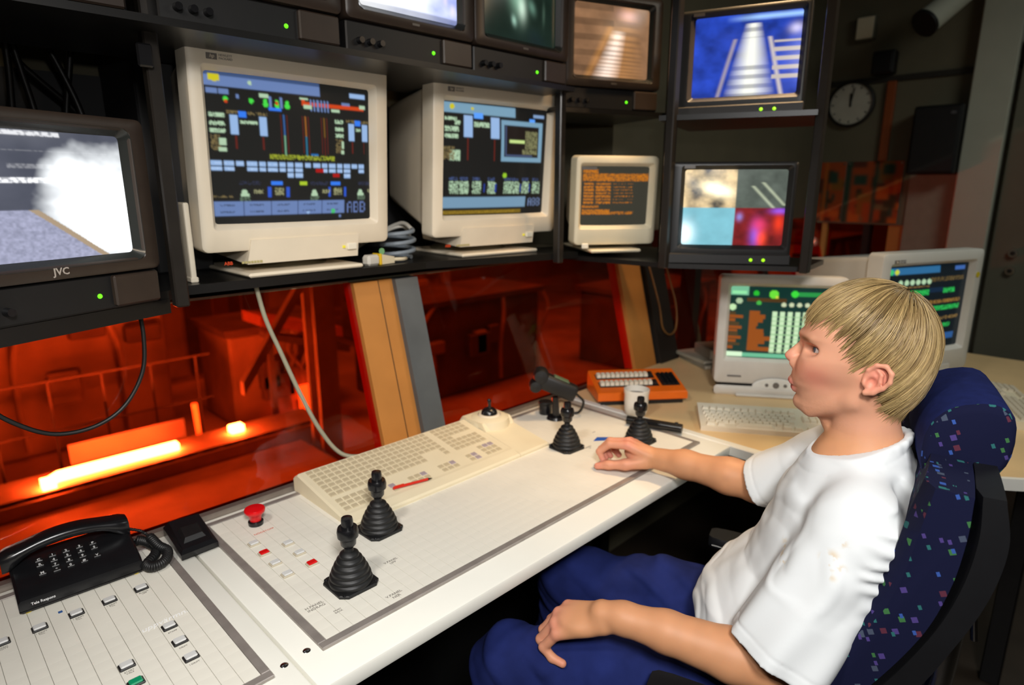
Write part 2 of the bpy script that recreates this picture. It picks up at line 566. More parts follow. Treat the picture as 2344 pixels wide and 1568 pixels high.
for k, (x, y, w_, h_) in enumerate(((-0.9, 10.2, 0.7, 1.7), (0.1, 10.2, 0.6, 1.6), (2.6, 9.95, 0.9, 1.9), (3.9, 9.9, 0.8, 1.5))):
    cbn = thing('switch_cabinet', ['switch cabinet deep in the hall at far left', 'second switch cabinet deep in the hall', 'wide switch cabinet deep in the hall near the brace', 'low switch cabinet deep in the hall near the tan mullion'][k], 'cabinet', (x, y, -1.4), 0, 'switch cabinets in the hall')
    MB().box(0, w_, 0, 0.5, 0, h_).build('body', M_hsteel, cbn)
    for q_ in range(2):
        MB().rbox(0.03 + q_ * w_ / 2, w_ / 2 - 0.02 + q_ * w_ / 2, -0.03, 0, 0.1, h_ - 0.08, 0.01).build('door', M_hdark if (k + q_) % 2 else M_hsteel, cbn)
lmp = mat('lamp_glow', S(255, 240, 180), 0.4, emit=(1.0, 1.6, 1.5), estr=9)
hl = thing('hall_lamp', 'small pale round lamp shining in the dark beyond the corner pane', 'lamp', (8.24, 4.51, 0.425))
MB().lathe([(0.001, -0.045), (0.03, -0.035), (0.045, 0), (0.03, 0.035), (0.001, 0.045)], 14).build('bulb', lmp, hl, 60)
MB().cyl((0, 0, 0.04), (0, 0, 7.57), 0.012, None, 8).build('stem', M_hdark, hl)
hc = thing('hall_column', 'steel column with a diagonal brace in the left pane', 'column', (2.95, 5.7, -1.4))
MB().box(0.0, 0.22, 0, 0.05, 0, 6).build('flange', M_hsteel, hc)
MB().box(0.0, 0.22, 0.20, 0.25, 0, 6).build('flange', M_hsteel, hc)
MB().box(0.09, 0.13, 0.05, 0.20, 0, 6).build('web', M_hsteel, hc)
MB().add([(0, 0.08, 1.95), (-0.72, 0.08, 0.95), (-0.72, 0.16, 0.95), (0, 0.16, 1.95), (0, 0.08, 2.08), (-0.72, 0.08, 1.08), (-0.72, 0.16, 1.08), (0, 0.16, 2.08)], BOXF).build('brace', M_hsteel, hc)
for k, (x, y) in enumerate(((-0.6, 9.6), (3.6, 11.5), (7.6, 11.5), (11.5, 8))):
    c = thing('hall_column', ['upright steel column far left beyond the amber glass', 'thin steel column behind the tan mullion', 'thin steel column in the dark amber pane', 'steel column beyond the corner pane'][k], 'column', (x, y, -1.4))
    MB().box(0, 0.3, 0, 0.06, 0, 9).build('flange', M_hsteel, c)
    MB().box(0, 0.3, 0.24, 0.30, 0, 9).build('flange', M_hsteel, c)
    MB().box(0.13, 0.17, 0.06, 0.24, 0, 9).build('web', M_hsteel, c)
for k, (y, z) in enumerate(((9.35, 1.3), (11.15, 2.4))):
    c = thing('crane_rail', ['long dark crane rail across the hall, the lower one', 'long dark crane rail across the hall, the upper one'][k], 'rail', (0, y, z))
    MB().box(-6, 20, 0, 0.25, 0, 0.06).build('flange', M_hsteel, c)
    MB().box(-6, 20, 0.10, 0.14, 0.06, 0.42).build('web', M_hdark, c)
    MB().box(-6, 20, 0, 0.25, 0.42, 0.48).build('flange', M_hsteel, c)

# ================================================================== things on the right wall
ck = thing('wall_clock', 'round pale wall clock showing about noon', 'clock', (4.2, 1.378, 1.925), 0, rot=(0, R(-90), 0))
MB().lathe([(0.0, 0.0), (0.128, 0.0), (0.128, 0.03), (0.118, 0.034), (0.112, 0.024)], 40).build('case', M_muldark, ck, 40)
MB().lathe([(0.0, 0.022), (0.114, 0.022)], 40).build('dial', mat('clock_dial', S(196, 192, 176), 0.6), ck)
for k in range(12):
    a = R(k * 30)
    MB().box(-0.003, 0.003, 0.092, 0.106, 0.0225, 0.024).build('hour_mark', M_muldark, ck, None, None, (0, 0, a))
for (w_, l_, a, nm) in ((0.005, 0.06, -87, 'hour_hand'), (0.0035, 0.09, -98, 'minute_hand')):
    MB().box(-w_, w_, -0.015, l_, 0.0245, 0.0265).build(nm, M_muldark, ck, None, None, (0, 0, R(a)))
pos_c = [S(168, 70, 14), S(140, 88, 20), S(36, 66, 48), S(190, 96, 20), S(90, 40, 18), S(120, 100, 60), S(60, 48, 20)]


def poster(label, y0, y1, z0, z1, seed):
    rng = np.random.default_rng(seed)
    n, m_ = 28, 36
    img = np.zeros((m_, n, 3))
    img[:] = pos_c[0]
    for k in range(26):
        i, j = rng.integers(0, m_), rng.integers(0, n)
        h, w = rng.integers(3, 13), rng.integers(2, 9)
        img[i:i + h, j:j + w] = pos_c[rng.integers(0, len(pos_c))]
    img[:, :3] = pos_c[2]
    img[:, n // 2:n // 2 + 2] = pos_c[2] if seed % 2 else pos_c[3]
    t_ = thing('poster', label, 'poster', (4.196, y1, z0), 0, rot=(0, 0, R(-90)))
    colour_grid('sheet', y1 - y0, z1 - z0, img, t_, attr_mat('poster_print', 0.75), thick=0.003)
    for x in (0.01, y1 - y0 - 0.01):
        MB().cyl((x, -0.001, z1 - z0 - 0.012), (x, -0.006, z1 - z0 - 0.012), 0.005, None, 8).build('pin', M_chrome, t_)
    return t_


def colour_grid(name, w, h, img, parent, m, loc=(0, 0, 0), bulge=0.0, thick=0.0, blur=1):
    """a sheet in the xz plane facing -y whose vertices carry the colours of img (row 0 on top)"""
    for _ in range(blur):
        p = np.pad(img, ((1, 1), (1, 1), (0, 0)), mode='edge')
        img = (p[:-2, 1:-1] + p[2:, 1:-1] + p[1:-1, :-2] + p[1:-1, 2:] + 2 * p[1:-1, 1:-1]) / 6
    nz, nx = img.shape[:2]
    u, v = np.meshgrid(np.linspace(0, 1, nx), np.linspace(0, 1, nz))
    y = -bulge * (1 - (2 * u - 1) ** 2) * (1 - 0.8 * (2 * v - 1) ** 2)
    co = np.stack([u * w, y, (1 - v) * h], -1).reshape(-1, 3)
    i = np.arange(nz * nx).reshape(nz, nx)
    fs = np.stack([i[:-1, :-1], i[1:, :-1], i[1:, 1:], i[:-1, 1:]], -1).reshape(-1, 4)
    cols = img.reshape(-1, 3)
    vs, ff = co.tolist(), fs.tolist()
    if thick:
        n0 = len(vs)
        vs += [(0, thick, h), (w, thick, h), (0, thick, 0), (w, thick, 0)]
        ff.append((n0, n0 + 1, n0 + 3, n0 + 2))
        cols = np.vstack([cols, np.full((4, 3), 0.2)])
    me = bpy.data.meshes.new(name)
    me.from_pydata(vs, [], ff)
    a = me.color_attributes.new('Col', 'FLOAT_COLOR', 'POINT')
    a.data.foreach_set('color', np.hstack([cols, np.ones((len(cols), 1))]).astype(np.float32).ravel())
    me.polygons.foreach_set('use_smooth', [True] * len(me.polygons))
    me.materials.append(m)
    me.update()
    return obj(name, me, parent, loc)


poster('orange and green poster nearer the monitor rack', 1.365, 1.60, 1.25, 1.60, 4)
poster('orange and green poster nearer the black loudspeaker', 1.06, 1.355, 1.25, 1.60, 7)
sp = thing('loudspeaker', 'large black loudspeaker hung high on the right wall', 'loudspeaker', (4.2, 0.90, 1.52))
MB().rbox(-0.16, 0, -0.11, 0.11, 0, 0.35, 0.008).build('cabinet', M_black, sp)
MB().rbox(-0.168, -0.16, -0.10, 0.10, 0.012, 0.338, 0.003).build('grille', M_tvdark, sp)
MB().box(-0.171, -0.168, -0.085, -0.06, 0.30, 0.315).build('badge', M_chrome, sp)
sp = thing('junction_box', 'small beige box high on the right wall above the clock', 'box', (4.2, 1.34, 2.26))
MB().rbox(-0.05, 0, -0.05, 0.05, 0, 0.13, 0.006).build('case', M_wall2, sp)
MB().rbox(-0.056, -0.05, -0.044, 0.044, 0.008, 0.12, 0.003).build('cover', M_beige, sp)
sp = thing('small_speaker', 'small black box above the rail on the right wall', 'speaker', (4.19, 1.215, 2.065))
MB().rbox(-0.08, 0, -0.055, 0.055, 0, 0.12, 0.005).build('case', M_black, sp)
MB().rbox(-0.086, -0.08, -0.045, 0.045, 0.01, 0.11, 0.003).build('grille', M_tvdark, sp)
o = MB().rbox(4.17, 4.2, 1.15, 1.195, 1.60, 2.03, 0.004).build('cable_duct', mat('orange_brown_paint', S(140, 66, 18), 0.6))
tag(o, 'narrow orange brown duct running down beside the clock', 'duct')
sp = thing('ceiling_spotlight', 'pale cylindrical spotlight with a dark mouth under the ceiling', 'spotlight', (3.70, 0.93, 2.21))
ax = Vector((0.11, -0.075, 0.104)).normalized()
MB().cyl((0, 0, 0), ax * 0.30, 0.062, 0.055, 24).build('body', M_colm, sp, 40)
MB().cyl(ax * -0.012, ax * 0.004, 0.066, 0.066, 24).build('rim', M_black, sp, 40)
MB().cyl(ax * 0.30, ax * 0.30 + Vector((0, 0, 0.28)), 0.012, None, 10).build('stem', M_muldark, sp, 40)

# ================================================================== pictures shown on the screens
class Img:
    def __init__(s, w, h, bg=(0, 0, 0)):
        s.w, s.h = w, h
        s.a = np.zeros((h, w, 3))
        s.a[:] = bg

    def rect(s, u0, v0, u1, v1, c):
        s.a[int(v0 * s.h):max(int(v0 * s.h) + 1, int(v1 * s.h)), int(u0 * s.w):max(int(u0 * s.w) + 1, int(u1 * s.w))] = c
        return s

    def disc(s, u, v, r, c, soft=0.0):
        yy, xx = np.mgrid[0:s.h, 0:s.w]
        d = np.hypot((xx / s.w - u) * s.w / s.h, yy / s.h - v)
        k = np.clip((r - d) / max(soft, 1e-6) + 0.5, 0, 1)[..., None] if soft else (d < r)[..., None].astype(float)
        s.a = s.a * (1 - k) + np.array(c) * k
        return s

    def words(s, u0, v0, u1, v1, c, seed, gap=0.28):
        """rows of small blurred characters"""
        rng = np.random.default_rng(seed)
        y0, y1, x0, x1 = int(v0 * s.h), max(int(v0 * s.h) + 1, int(v1 * s.h)), int(u0 * s.w), int(u1 * s.w)
        m = rng.random((y1 - y0, max(1, x1 - x0))) > gap
        w = s.a[y0:y1, x0:x0 + m.shape[1]]
        w[m[:w.shape[0], :w.shape[1]]] = c
        return s

    def glyphs(s, body, u0, v0, cell, c):
        F = {'A': ('0110', '1001', '1001', '1111', '1001', '1001', '1001'), 'B': ('1110', '1001', '1001', '1110', '1001', '1001', '1110')}
        for k, ch in enumerate(body):
            for i, row in enumerate(F[ch]):
                for j, b in enumerate(row):
                    if b == '1':
                        s.rect(u0 + (k * 5 + j) * cell, v0 + i * cell * 1.25, u0 + (k * 5 + j + 1) * cell, v0 + (i + 1) * cell * 1.25, c)
        return s


def noise2(h, w, cells, seed):
    rng = np.random.default_rng(seed)
    out = np.zeros((h, w))
    amp = 1.0
    for o_ in range(4):
        n = cells * 2 ** o_
        g_ = rng.random((n + 2, n + 2))
        y = np.linspace(0, n, h)
        x = np.linspace(0, n, w)
        yi, xi = y.astype(int), x.astype(int)
        fy, fx = (y - yi)[:, None], (x - xi)[None]
        fy, fx = fy * fy * (3 - 2 * fy), fx * fx * (3 - 2 * fx)
        out += amp * ((g_[yi][:, xi] * (1 - fx) + g_[yi][:, xi + 1] * fx) * (1 - fy) + (g_[yi + 1][:, xi] * (1 - fx) + g_[yi + 1][:, xi + 1] * fx) * fy)
        amp *= 0.5
    return out / 1.875


BLUE, PALE, LBL, GRN = S(104, 128, 178), S(176, 206, 172), S(150, 182, 226), S(70, 220, 70)
DIMT, RED, ORG, YEL, BBL = S(120, 104, 66), S(170, 12, 10), S(206, 66, 16), S(206, 196, 30), S(50, 122, 240)


def img_process():
    g_ = Img(190, 150, S(24, 23, 20))
    g_.rect(0, 0.02, 0.66, 0.095, BLUE).rect(0, 0.0, 0.66, 0.03, S(60, 80, 120))
    g_.disc(0.055, 0.04, 0.024, YEL).rect(0.03, 0.02, 0.085, 0.06, YEL).disc(0.24, 0.05, 0.014, PALE)
    g_.rect(0.015, 0.11, 0.07, 0.145, BLUE).rect(0.078, 0.11, 0.13, 0.145, BLUE)
    g_.disc(0.105, 0.165, 0.016, GRN).disc(0.105, 0.18, 0.012, ORG).rect(0.165, 0.135, 0.18, 0.165, BLUE).disc(0.24, 0.165, 0.017, GRN)
    for u in (0.32, 0.385, 0.445):
        g_.disc(u, 0.155, 0.013, GRN).disc(u, 0.18, 0.019, GRN)
    g_.rect(0.345, 0.13, 0.36, 0.2, BLUE).rect(0.41, 0.13, 0.425, 0.2, BLUE).rect(0.34, 0.2, 0.415, 0.22, BBL).disc(0.385, 0.165, 0.012, ORG)
    g_.rect(0.29, 0.115, 0.345, 0.14, PALE)
    g_.rect(0.54, 0.145, 0.96, 0.168, ORG).rect(0.54, 0.13, 0.56, 0.165, ORG)
    for k in range(6):
        g_.rect(0.592 + 0.022 * k, 0.12, 0.604 + 0.022 * k, 0.20, BLUE)
    g_.rect(0.53, 0.115, 0.58, 0.13, PALE).rect(0.55, 0.165, 0.6, 0.19, PALE).rect(0.73, 0.175, 0.785, 0.195, PALE).rect(0.93, 0.13, 0.97, 0.155, PALE)
    g_.rect(0.86, 0.05, 0.97, 0.08, LBL).rect(0.80, 0.125, 0.86, 0.145, BLUE)
    for (u, v, sd) in ((0.02, 0.265, 1), (0.75, 0.25, 2)):
        w_ = 0.075 if u < 0.1 else 0.06
        for k, dv in enumerate((0, 0.05, 0.10)):
            g_.words(u, v + dv, u + w_, v + dv + 0.028, PALE, sd * 10 + k, 0.15)
        g_.words(u, v + 0.14, u + 0.05, v + 0.24, DIMT, sd + 5, 0.5).rect(u + 0.04, v + 0.155, u + w_, v + 0.205, PALE).rect(u + 0.035, v + 0.22, u + w_, v + 0.245, PALE)
    for (u, sd) in ((0.125, 1), (0.845, 2)):
        du = 0.155 if sd == 1 else 0.098
        g_.words(u - 0.015, 0.245, u + du + 0.05, 0.262, DIMT, 44 + sd, 0.4)
        g_.rect(u, 0.27, u + 0.042, 0.395, LBL).rect(u + du, 0.27, u + du + 0.042, 0.395, LBL)
        g_.rect(u + 0.045, 0.245, u + 0.09, 0.28, BBL).words(u + 0.05, 0.3, u + du - 0.008, 0.325, PALE, 3 + sd, 0.2)
        g_.rect(u + 0.022, 0.40, u + 0.03, 0.49, S(96, 26, 16)).rect(u + du + 0.012, 0.40, u + du + 0.02, 0.49, S(96, 26, 16))
    for k, (u, c1, c2) in enumerate(((0.42, S(50, 92, 150), S(110, 160, 130)), (0.55, S(150, 90, 30), S(40, 110, 140)), (0.67, S(110, 76, 20), S(80, 24, 16)))):
        g_.rect(u - 0.015, 0.24, u - 0.011, 0.5, S(96, 26, 16)).rect(u, 0.24, u + 0.011, 0.38, c1).rect(u, 0.38, u + 0.011, 0.52, c2).rect(u + 0.022, 0.24, u + 0.026, 0.5, S(96, 26, 16))
    g_.words(0.33, 0.515, 0.74, 0.55, S(150, 160, 40), 9, 0.35).rect(0.58, 0.5, 0.63, 0.515, S(30, 110, 180))
    u = 0.01
    for k, (w_, n) in enumerate(((0.055, 2), (0.05, 2), (0.045, 1), (0.06, 2), (0.035, 2), (0.055, 2), (0.035, 2), (0.035, 3), (0.05, 3), (0.04, 1), (0.05, 1), (0.035, 2), (0.045, 2), (0.035, 2), (0.045, 3), (0.04, 1), (0.045, 2))):
        for i in range(n):
            g_.rect(u, 0.572 + i * 0.036, u + w_, 0.602 + i * 0.036, LBL)
            g_.words(u, 0.58 + i * 0.036, u + w_, 0.592 + i * 0.036, S(180, 206, 240), k * 7 + i, 0.4)
        u += w_ + 0.012
    g_.rect(0.61, 0.61, 0.66, 0.635, RED).rect(0.725, 0.645, 0.77, 0.67, RED)
    for u in (0.33, 0.71):
        g_.rect(u, 0.70, u + 0.065, 0.728, BBL).rect(u - 0.02, 0.74, u - 0.003, 0.82, S(40, 84, 200)).rect(u + 0.09, 0.74, u + 0.107, 0.82, S(40, 84, 200))
        g_.words(u + 0.02, 0.75, u + 0.075, 0.80, S(150, 150, 110), int(u * 100), 0.3)
    g_.rect(0.505, 0.70, 0.55, 0.73, S(170, 200, 40))
    for u in (0.15, 0.57, 0.90):
        g_.disc(u + 0.02, 0.775, 0.02, PALE).rect(u + 0.005, 0.79, u + 0.05, 0.81, PALE).words(u, 0.81, u + 0.06, 0.845, S(90, 110, 90), int(u * 77), 0.3)
        g_.words(u + 0.08, 0.76, u + 0.13, 0.79, S(150, 150, 110), int(u * 37), 0.3).words(u, 0.70, u + 0.12, 0.73, S(40, 44, 66), int(u * 55), 0.4)
    g_.words(0.01, 0.80, 0.12, 0.82, DIMT, 63, 0.45)
    g_.rect(0.01, 0.845, 0.80, 0.945, BLUE)
    for k in range(5):
        g_.rect(0.165 + k * 0.16, 0.845, 0.169 + k * 0.16, 0.945, S(60, 76, 112)).words(0.04 + k * 0.16, 0.865, 0.12 + k * 0.16, 0.878, S(70, 86, 120), k, 0.3).words(0.04 + k * 0.16, 0.912, 0.12 + k * 0.16, 0.925, S(70, 86, 120), k + 9, 0.3)
    g_.disc(0.72, 0.92, 0.018, S(70, 190, 110)).disc(0.55, 0.925, 0.012, LBL)
    g_.glyphs('ABB', 0.825, 0.858, 0.0095, S(96, 116, 168))
    g_.rect(0.765, 0.955, 0.78, 0.975, BLUE)
    return g_.a


def img_process2():
    g_ = Img(170, 140, S(20, 19, 17))
    B2 = S(120, 158, 182)
    g_.rect(0, 0.02, 0.66, 0.10, B2).disc(0.075, 0.045, 0.024, YEL).disc(0.25, 0.05, 0.014, YEL).rect(0.85, 0.06, 0.97, 0.09, S(130, 160, 200))
    for k, (u0, v0, u1, v1) in enumerate(((0.02, 0.14, 0.12, 0.17), (0.10, 0.17, 0.15, 0.2), (0.02, 0.22, 0.14, 0.26), (0.02, 0.28, 0.13, 0.32), (0.06, 0.42, 0.15, 0.51))):
        g_.words(u0, v0, u1, v1, PALE, k, 0.2)
    g_.words(0.0, 0.39, 0.10, 0.50, DIMT, 4, 0.45)
    g_.rect(0.18, 0.12, 0.255, 0.30, LBL).rect(0.42, 0.12, 0.50, 0.30, LBL).rect(0.27, 0.09, 0.35, 0.14, S(90, 160, 255)).words(0.27, 0.17, 0.41, 0.21, PALE, 5, 0.2)
    g_.rect(0.21, 0.31, 0.222, 0.5, S(96, 26, 16)).rect(0.45, 0.31, 0.462, 0.5, S(96, 26, 16)).rect(0.81, 0.10, 0.87, 0.145, S(90, 160, 255))
    g_.rect(0.52, 0.135, 0.955, 0.50, B2).rect(0.55, 0.175, 0.915, 0.46, S(28, 20, 16)).rect(0.56, 0.18, 0.575, 0.45, S(70, 84, 120)).rect(0.56, 0.44, 0.85, 0.45, S(70, 84, 120))
    g_.rect(0.60, 0.30, 0.76, 0.335, S(200, 226, 140)).words(0.77, 0.22, 0.90, 0.38, S(130, 130, 90), 6, 0.35).words(0.74, 0.39, 0.90, 0.43, S(130, 130, 90), 7, 0.3)
    g_.disc(0.56, 0.625, 0.024, S(150, 200, 40))
    for k, u in enumerate((0.06, 0.15, 0.26, 0.40, 0.56, 0.64, 0.75, 0.87)):
        g_.words(u, 0.69, u + 0.085, 0.80, PALE, 30 + k, 0.4).words(u, 0.65, u + 0.07, 0.68, S(60, 76, 120), 60 + k, 0.4)
    for u in (0.365, 0.475, 0.73, 0.83):
        g_.rect(u, 0.71, u + 0.014, 0.79, S(36, 60, 150))
    g_.rect(0.0, 0.835, 0.80, 0.935, S(116, 150, 176)).glyphs('ABB', 0.835, 0.845, 0.0095, S(110, 130, 170))
    g_.rect(0.0, 0.95, 0.76, 0.99, S(120, 96, 20)).words(0.0, 0.96, 0.7, 0.985, S(150, 120, 30), 8, 0.5)
    return g_.a


def img_amber():
    g_ = Img(130, 104, S(56, 54, 44))
    A_ = S(198, 116, 22)
    g_.words(0.03, 0.06, 0.24, 0.12, A_, 1, 0.25).words(0.03, 0.13, 0.99, 0.25, A_, 2, 0.3)
    for k in range(7):
        g_.words(0.04, 0.28 + k * 0.052, 0.18, 0.315 + k * 0.052, A_, 10 + k, 0.2).words(0.20, 0.28 + k * 0.052, 0.42, 0.315 + k * 0.052, A_, 30 + k, 0.3)
        g_.words(0.46, 0.29 + k * 0.052, 0.76, 0.305 + k * 0.052, A_, 50 + k, 0.6)
    g_.words(0.03, 0.66, 0.26, 0.70, A_, 70, 0.3).words(0.03, 0.73, 0.42, 0.81, A_, 71, 0.25).words(0.42, 0.76, 0.78, 0.81, A_, 72, 0.45)
    return g_.a


def img_green():
    g_ = Img(150, 120, S(14, 50, 44))
    g_.rect(0, 0.0, 0.18, 0.13, S(120, 190, 150)).rect(0.02, 0.07, 0.16, 0.11, S(150, 235, 170))
    g_.disc(0.25, 0.09, 0.035, S(40, 190, 50)).disc(0.42, 0.10, 0.058, S(110, 225, 60)).disc(0.45, 0.14, 0.02, S(210, 220, 70)).disc(0.62, 0.09, 0.045, S(60, 220, 60)).rect(0.66, 0.07, 0.98, 0.13, S(40, 150, 70))
    g_.rect(0.17, 0.16, 0.55, 0.21, S(80, 54, 24)).disc(0.09, 0.20, 0.04, S(176, 200, 160)).disc(0.03, 0.29, 0.045, S(200, 236, 180)).disc(0.28, 0.22, 0.03, S(70, 180, 70))
    for k in range(8):
        g_.disc(0.52 + k * 0.075, 0.235, 0.03, S(206, 216, 176))
    O_ = S(150, 76, 18)
    rng = np.random.default_rng(3)
    for k in range(11):
        g_.rect(0.01, 0.36 + k * 0.048, 0.06 + 0.10 * rng.random(), 0.40 + k * 0.048, O_ if k % 3 else S(80, 60, 30))
        g_.rect(0.20, 0.34 + k * 0.05, 0.26 + 0.17 * rng.random(), 0.395 + k * 0.05, O_)
    for k in range(8):
        g_.rect(0.42 + k * 0.074, 0.335, 0.47 + k * 0.074, 0.915, S(206, 236, 190))
    for k in range(9):
        g_.rect(0.42, 0.40 + k * 0.062, 0.99, 0.412 + k * 0.062, S(150, 196, 140))
    g_.rect(0, 0.93, 0.98, 0.985, S(110, 190, 150)).rect(0, 0.92, 0.16, 0.985, S(220, 250, 210))
    return g_.a


def img_station():
    g_ = Img(150, 130, S(10, 20, 26))
    g_.rect(0.02, 0.03, 0.62, 0.10, S(44, 104, 150)).disc(0.05, 0.065, 0.03, S(60, 190, 110)).disc(0.11, 0.065, 0.028, S(200, 210, 60)).rect(0.82, 0.04, 0.95, 0.09, S(60, 100, 170))
    for k in range(6):
        g_.disc(0.16 + k * 0.066, 0.19, 0.03, S(176, 210, 170))
    g_.words(0.5, 0.16, 0.95, 0.2, S(110, 90, 50), 2, 0.5).words(0.1, 0.24, 0.5, 0.26, S(140, 110, 60), 3, 0.4)
    g_.words(0.10, 0.29, 0.50, 0.35, S(40, 180, 80), 4, 0.25).words(0.68, 0.29, 0.84, 0.34, S(40, 180, 80), 5, 0.25).rect(0.5, 0.27, 0.68, 0.33, S(14, 36, 60))
    g_.disc(0.30, 0.39, 0.03, S(176, 210, 170)).words(0.3, 0.42, 0.94, 0.46, S(150, 110, 50), 6, 0.4).words(0.3, 0.49, 0.94, 0.54, S(40, 180, 80), 7, 0.25)
    g_.words(0.3, 0.62, 0.95, 0.66, S(140, 110, 60), 8, 0.5).words(0.4, 0.70, 0.85, 0.75, S(40, 180, 80), 9, 0.35)
    g_.rect(0.4, 0.82, 0.74, 0.92, S(50, 116, 160)).disc(0.68, 0.88, 0.02, S(60, 190, 110)).rect(0.78, 0.83, 0.93, 0.90, S(40, 84, 140))
    return g_.a


def img_steam():
    H_, W_ = 150, 200
    n = noise2(H_, W_, 5, 3)
    f = noise2(H_, W_, 60, 4)
    v, u = np.mgrid[0:1:H_ * 1j, 0:1:W_ * 1j]
    a = np.stack([0.04 + 0.05 * n, 0.045 + 0.05 * n, 0.065 + 0.06 * n], -1)
    for (v0, v1, u0, u1, c) in ((0.02, 0.05, 0.2, 0.62, 0.55), (0.26, 0.29, 0.3, 0.65, 0.14), (0.16, 0.165, 0.1, 0.9, 0.1), (0.36, 0.40, 0.02, 0.75, 0.75)):
        k = ((v > v0) & (v < v1) & (u > u0) & (u < u1)) * (0.35 + 0.65 * (f > 0.45))
        a += (c * k)[..., None]
    st = np.clip(1.5 - np.hypot((u - 0.86) / 0.40, (v - 0.62) / 0.46) * 1.15 + (n - 0.5) * 0.9, 0, 1)
    st2 = np.clip(1.3 - np.hypot((u - 0.66) / 0.22, (v - 0.34) / 0.2) * 1.1 + (n - 0.5) * 0.8, 0, 1)
    st = np.maximum(st, st2)[..., None]
    a = a * (1 - st) + st * np.array([1.25, 1.3, 1.32])
    edge = 0.60 + 0.0 * u
    line = v - (0.62 + (u - 0.42) * 0.95)
    ground = (line > 0) & (v > 0.60)
    g_ = np.stack([0.16 + 0.22 * f, 0.17 + 0.22 * f, 0.24 + 0.30 * f], -1)
    a[ground] = g_[ground]
    rim = (line > -0.02) & (line < 0.03) & (v > 0.6)
    a[rim] = (0.32, 0.24, 0.16)
    return a


def img_bright():
    H_, W_ = 100, 130
    n = noise2(H_, W_, 4, 8)
    v, u = np.mgrid[0:1:H_ * 1j, 0:1:W_ * 1j]
    k = np.clip(1.35 - 0.95 * u - 0.25 * v + (n - 0.5) * 0.7, 0, 1)[..., None]
    a = (1 - k) * np.array(S(110, 130, 210)) + k * np.array([1.35, 1.38, 1.4])
    a[v > 0.93] *= 0.5
    for (uu, vv) in ((0.86, 0.75), (0.95, 0.84)):
        m_ = np.exp(-(((u - uu) / 0.03) ** 2 + ((v - vv) / 0.06) ** 2))[..., None]
        a = a * (1 - 0.6 * m_) + 0.6 * m_ * np.array([0.8, 0.7, 0.9])
    return a


def img_night():
    H_, W_ = 90, 110
    n = noise2(H_, W_, 6, 12)
    v, u = np.mgrid[0:1:H_ * 1j, 0:1:W_ * 1j]
    a = np.stack([0.004 + 0.004 * n, 0.012 + 0.01 * n, 0.008 + 0.007 * n], -1)
    for (uu, vv, su, sv, c) in ((0.42, 0.52, 0.10, 0.2, (0.20, 0.36, 0.26)), (0.48, 0.62, 0.05, 0.12, (0.5, 0.6, 0.5)), (0.38, 0.78, 0.03, 0.05, (0.3, 0.5, 0.4)), (0.35, 0.3, 0.10, 0.2, (0.04, 0.14, 0.07)), (0.62, 0.58, 0.05, 0.07, (0.1, 0.2, 0.15)), (0.8, 0.62, 0.02, 0.12, (0.04, 0.07, 0.05))):
        m_ = np.exp(-(((u - uu) / su) ** 2 + ((v - vv - (u - uu) * 0.6) / sv) ** 2))[..., None]
        a = a + m_ * np.array(c)
    return a


def img_bronze():
    H_, W_ = 110, 130
    n = noise2(H_, W_, 6, 21)
    v, u = np.mgrid[0:1:H_ * 1j, 0:1:W_ * 1j]
    a = np.array(S(150, 110, 78)) * (0.55 + 0.7 * n)[..., None]
    a = a * (1 - 0.35 * (np.sin(v * 30) > 0.3)[..., None] * (u < 0.5)[..., None])
    c_ = 0.66 + 0.10 * (0.5 - v)
    w_ = 0.10 + 0.22 * v
    k = np.clip(1.2 - np.abs(u - c_) / w_, 0, 1)
    rungs = 0.45 + 0.55 * (np.sin(v * v * 75) > -0.1)
    left = np.clip(1.2 - np.abs(u - c_ + w_ * 0.6) / (w_ * 0.5), 0, 1) * rungs * (v > 0.35)
    a = a * (1 - 0.5 * k[..., None]) + (k * rungs)[..., None] * np.array(S(196, 136, 76)) * 0.6 + left[..., None] * np.array([0.85, 0.78, 0.72])
    m_ = np.exp(-(((u - 0.7) / 0.12) ** 2 + ((v - 0.13) / 0.08) ** 2))[..., None]
    a += m_ * np.array([0.45, 0.3, 0.34])
    d = np.clip(1 - np.abs(u - (0.42 - (v - 0.4) * 0.4)) / 0.07, 0, 1)[..., None] * (v > 0.3)[..., None]
    return a + d * np.array(S(150, 98, 30)) * 0.7


def img_blue():
    H_, W_ = 120, 150
    n = noise2(H_, W_, 6, 33)
    v, u = np.mgrid[0:1:H_ * 1j, 0:1:W_ * 1j]
    a = np.array(S(36, 66, 176)) * (0.25 + 1.1 * n)[..., None]
    tower = np.clip(1.15 - np.abs(u - 0.56) / (0.05 + 0.17 * v), 0, 1) * (v > 0.12)
    st = 0.5 + 0.5 * ((np.sin(v * 55) > -0.2) | ((v > 0.3) & (v < 0.58)))
    a = a * (1 - 0.9 * tower[..., None]) + (tower * st)[..., None] * np.array([0.78, 0.78, 0.68])
    for s_, c in ((-1, S(150, 140, 150)), (1, S(190, 180, 176))):
        ln = np.clip(1 - np.abs(u - (0.56 + s_ * (0.10 + 0.20 * v))) / 0.03, 0, 1) * (v > 0.3)
        a = a * (1 - ln[..., None]) + ln[..., None] * np.array(c)
    rl = (u > 0.76) & (v > 0.35) & (v < 0.85) & (np.sin(v * 58) > 0.2)
    a[rl] = np.array(S(176, 166, 160))
    top = np.clip(1 - np.abs(v - 0.05) / 0.05, 0, 1) * np.clip((u - 0.3) / 0.3, 0, 1)
    a += top[..., None] * np.array(S(150, 186, 206))
    m_ = np.exp(-(((u - 0.95) / 0.06) ** 2 + ((v - 0.22) / 0.06) ** 2))[..., None]
    return a + m_ * np.array([0.5, 0.45, 0.5])


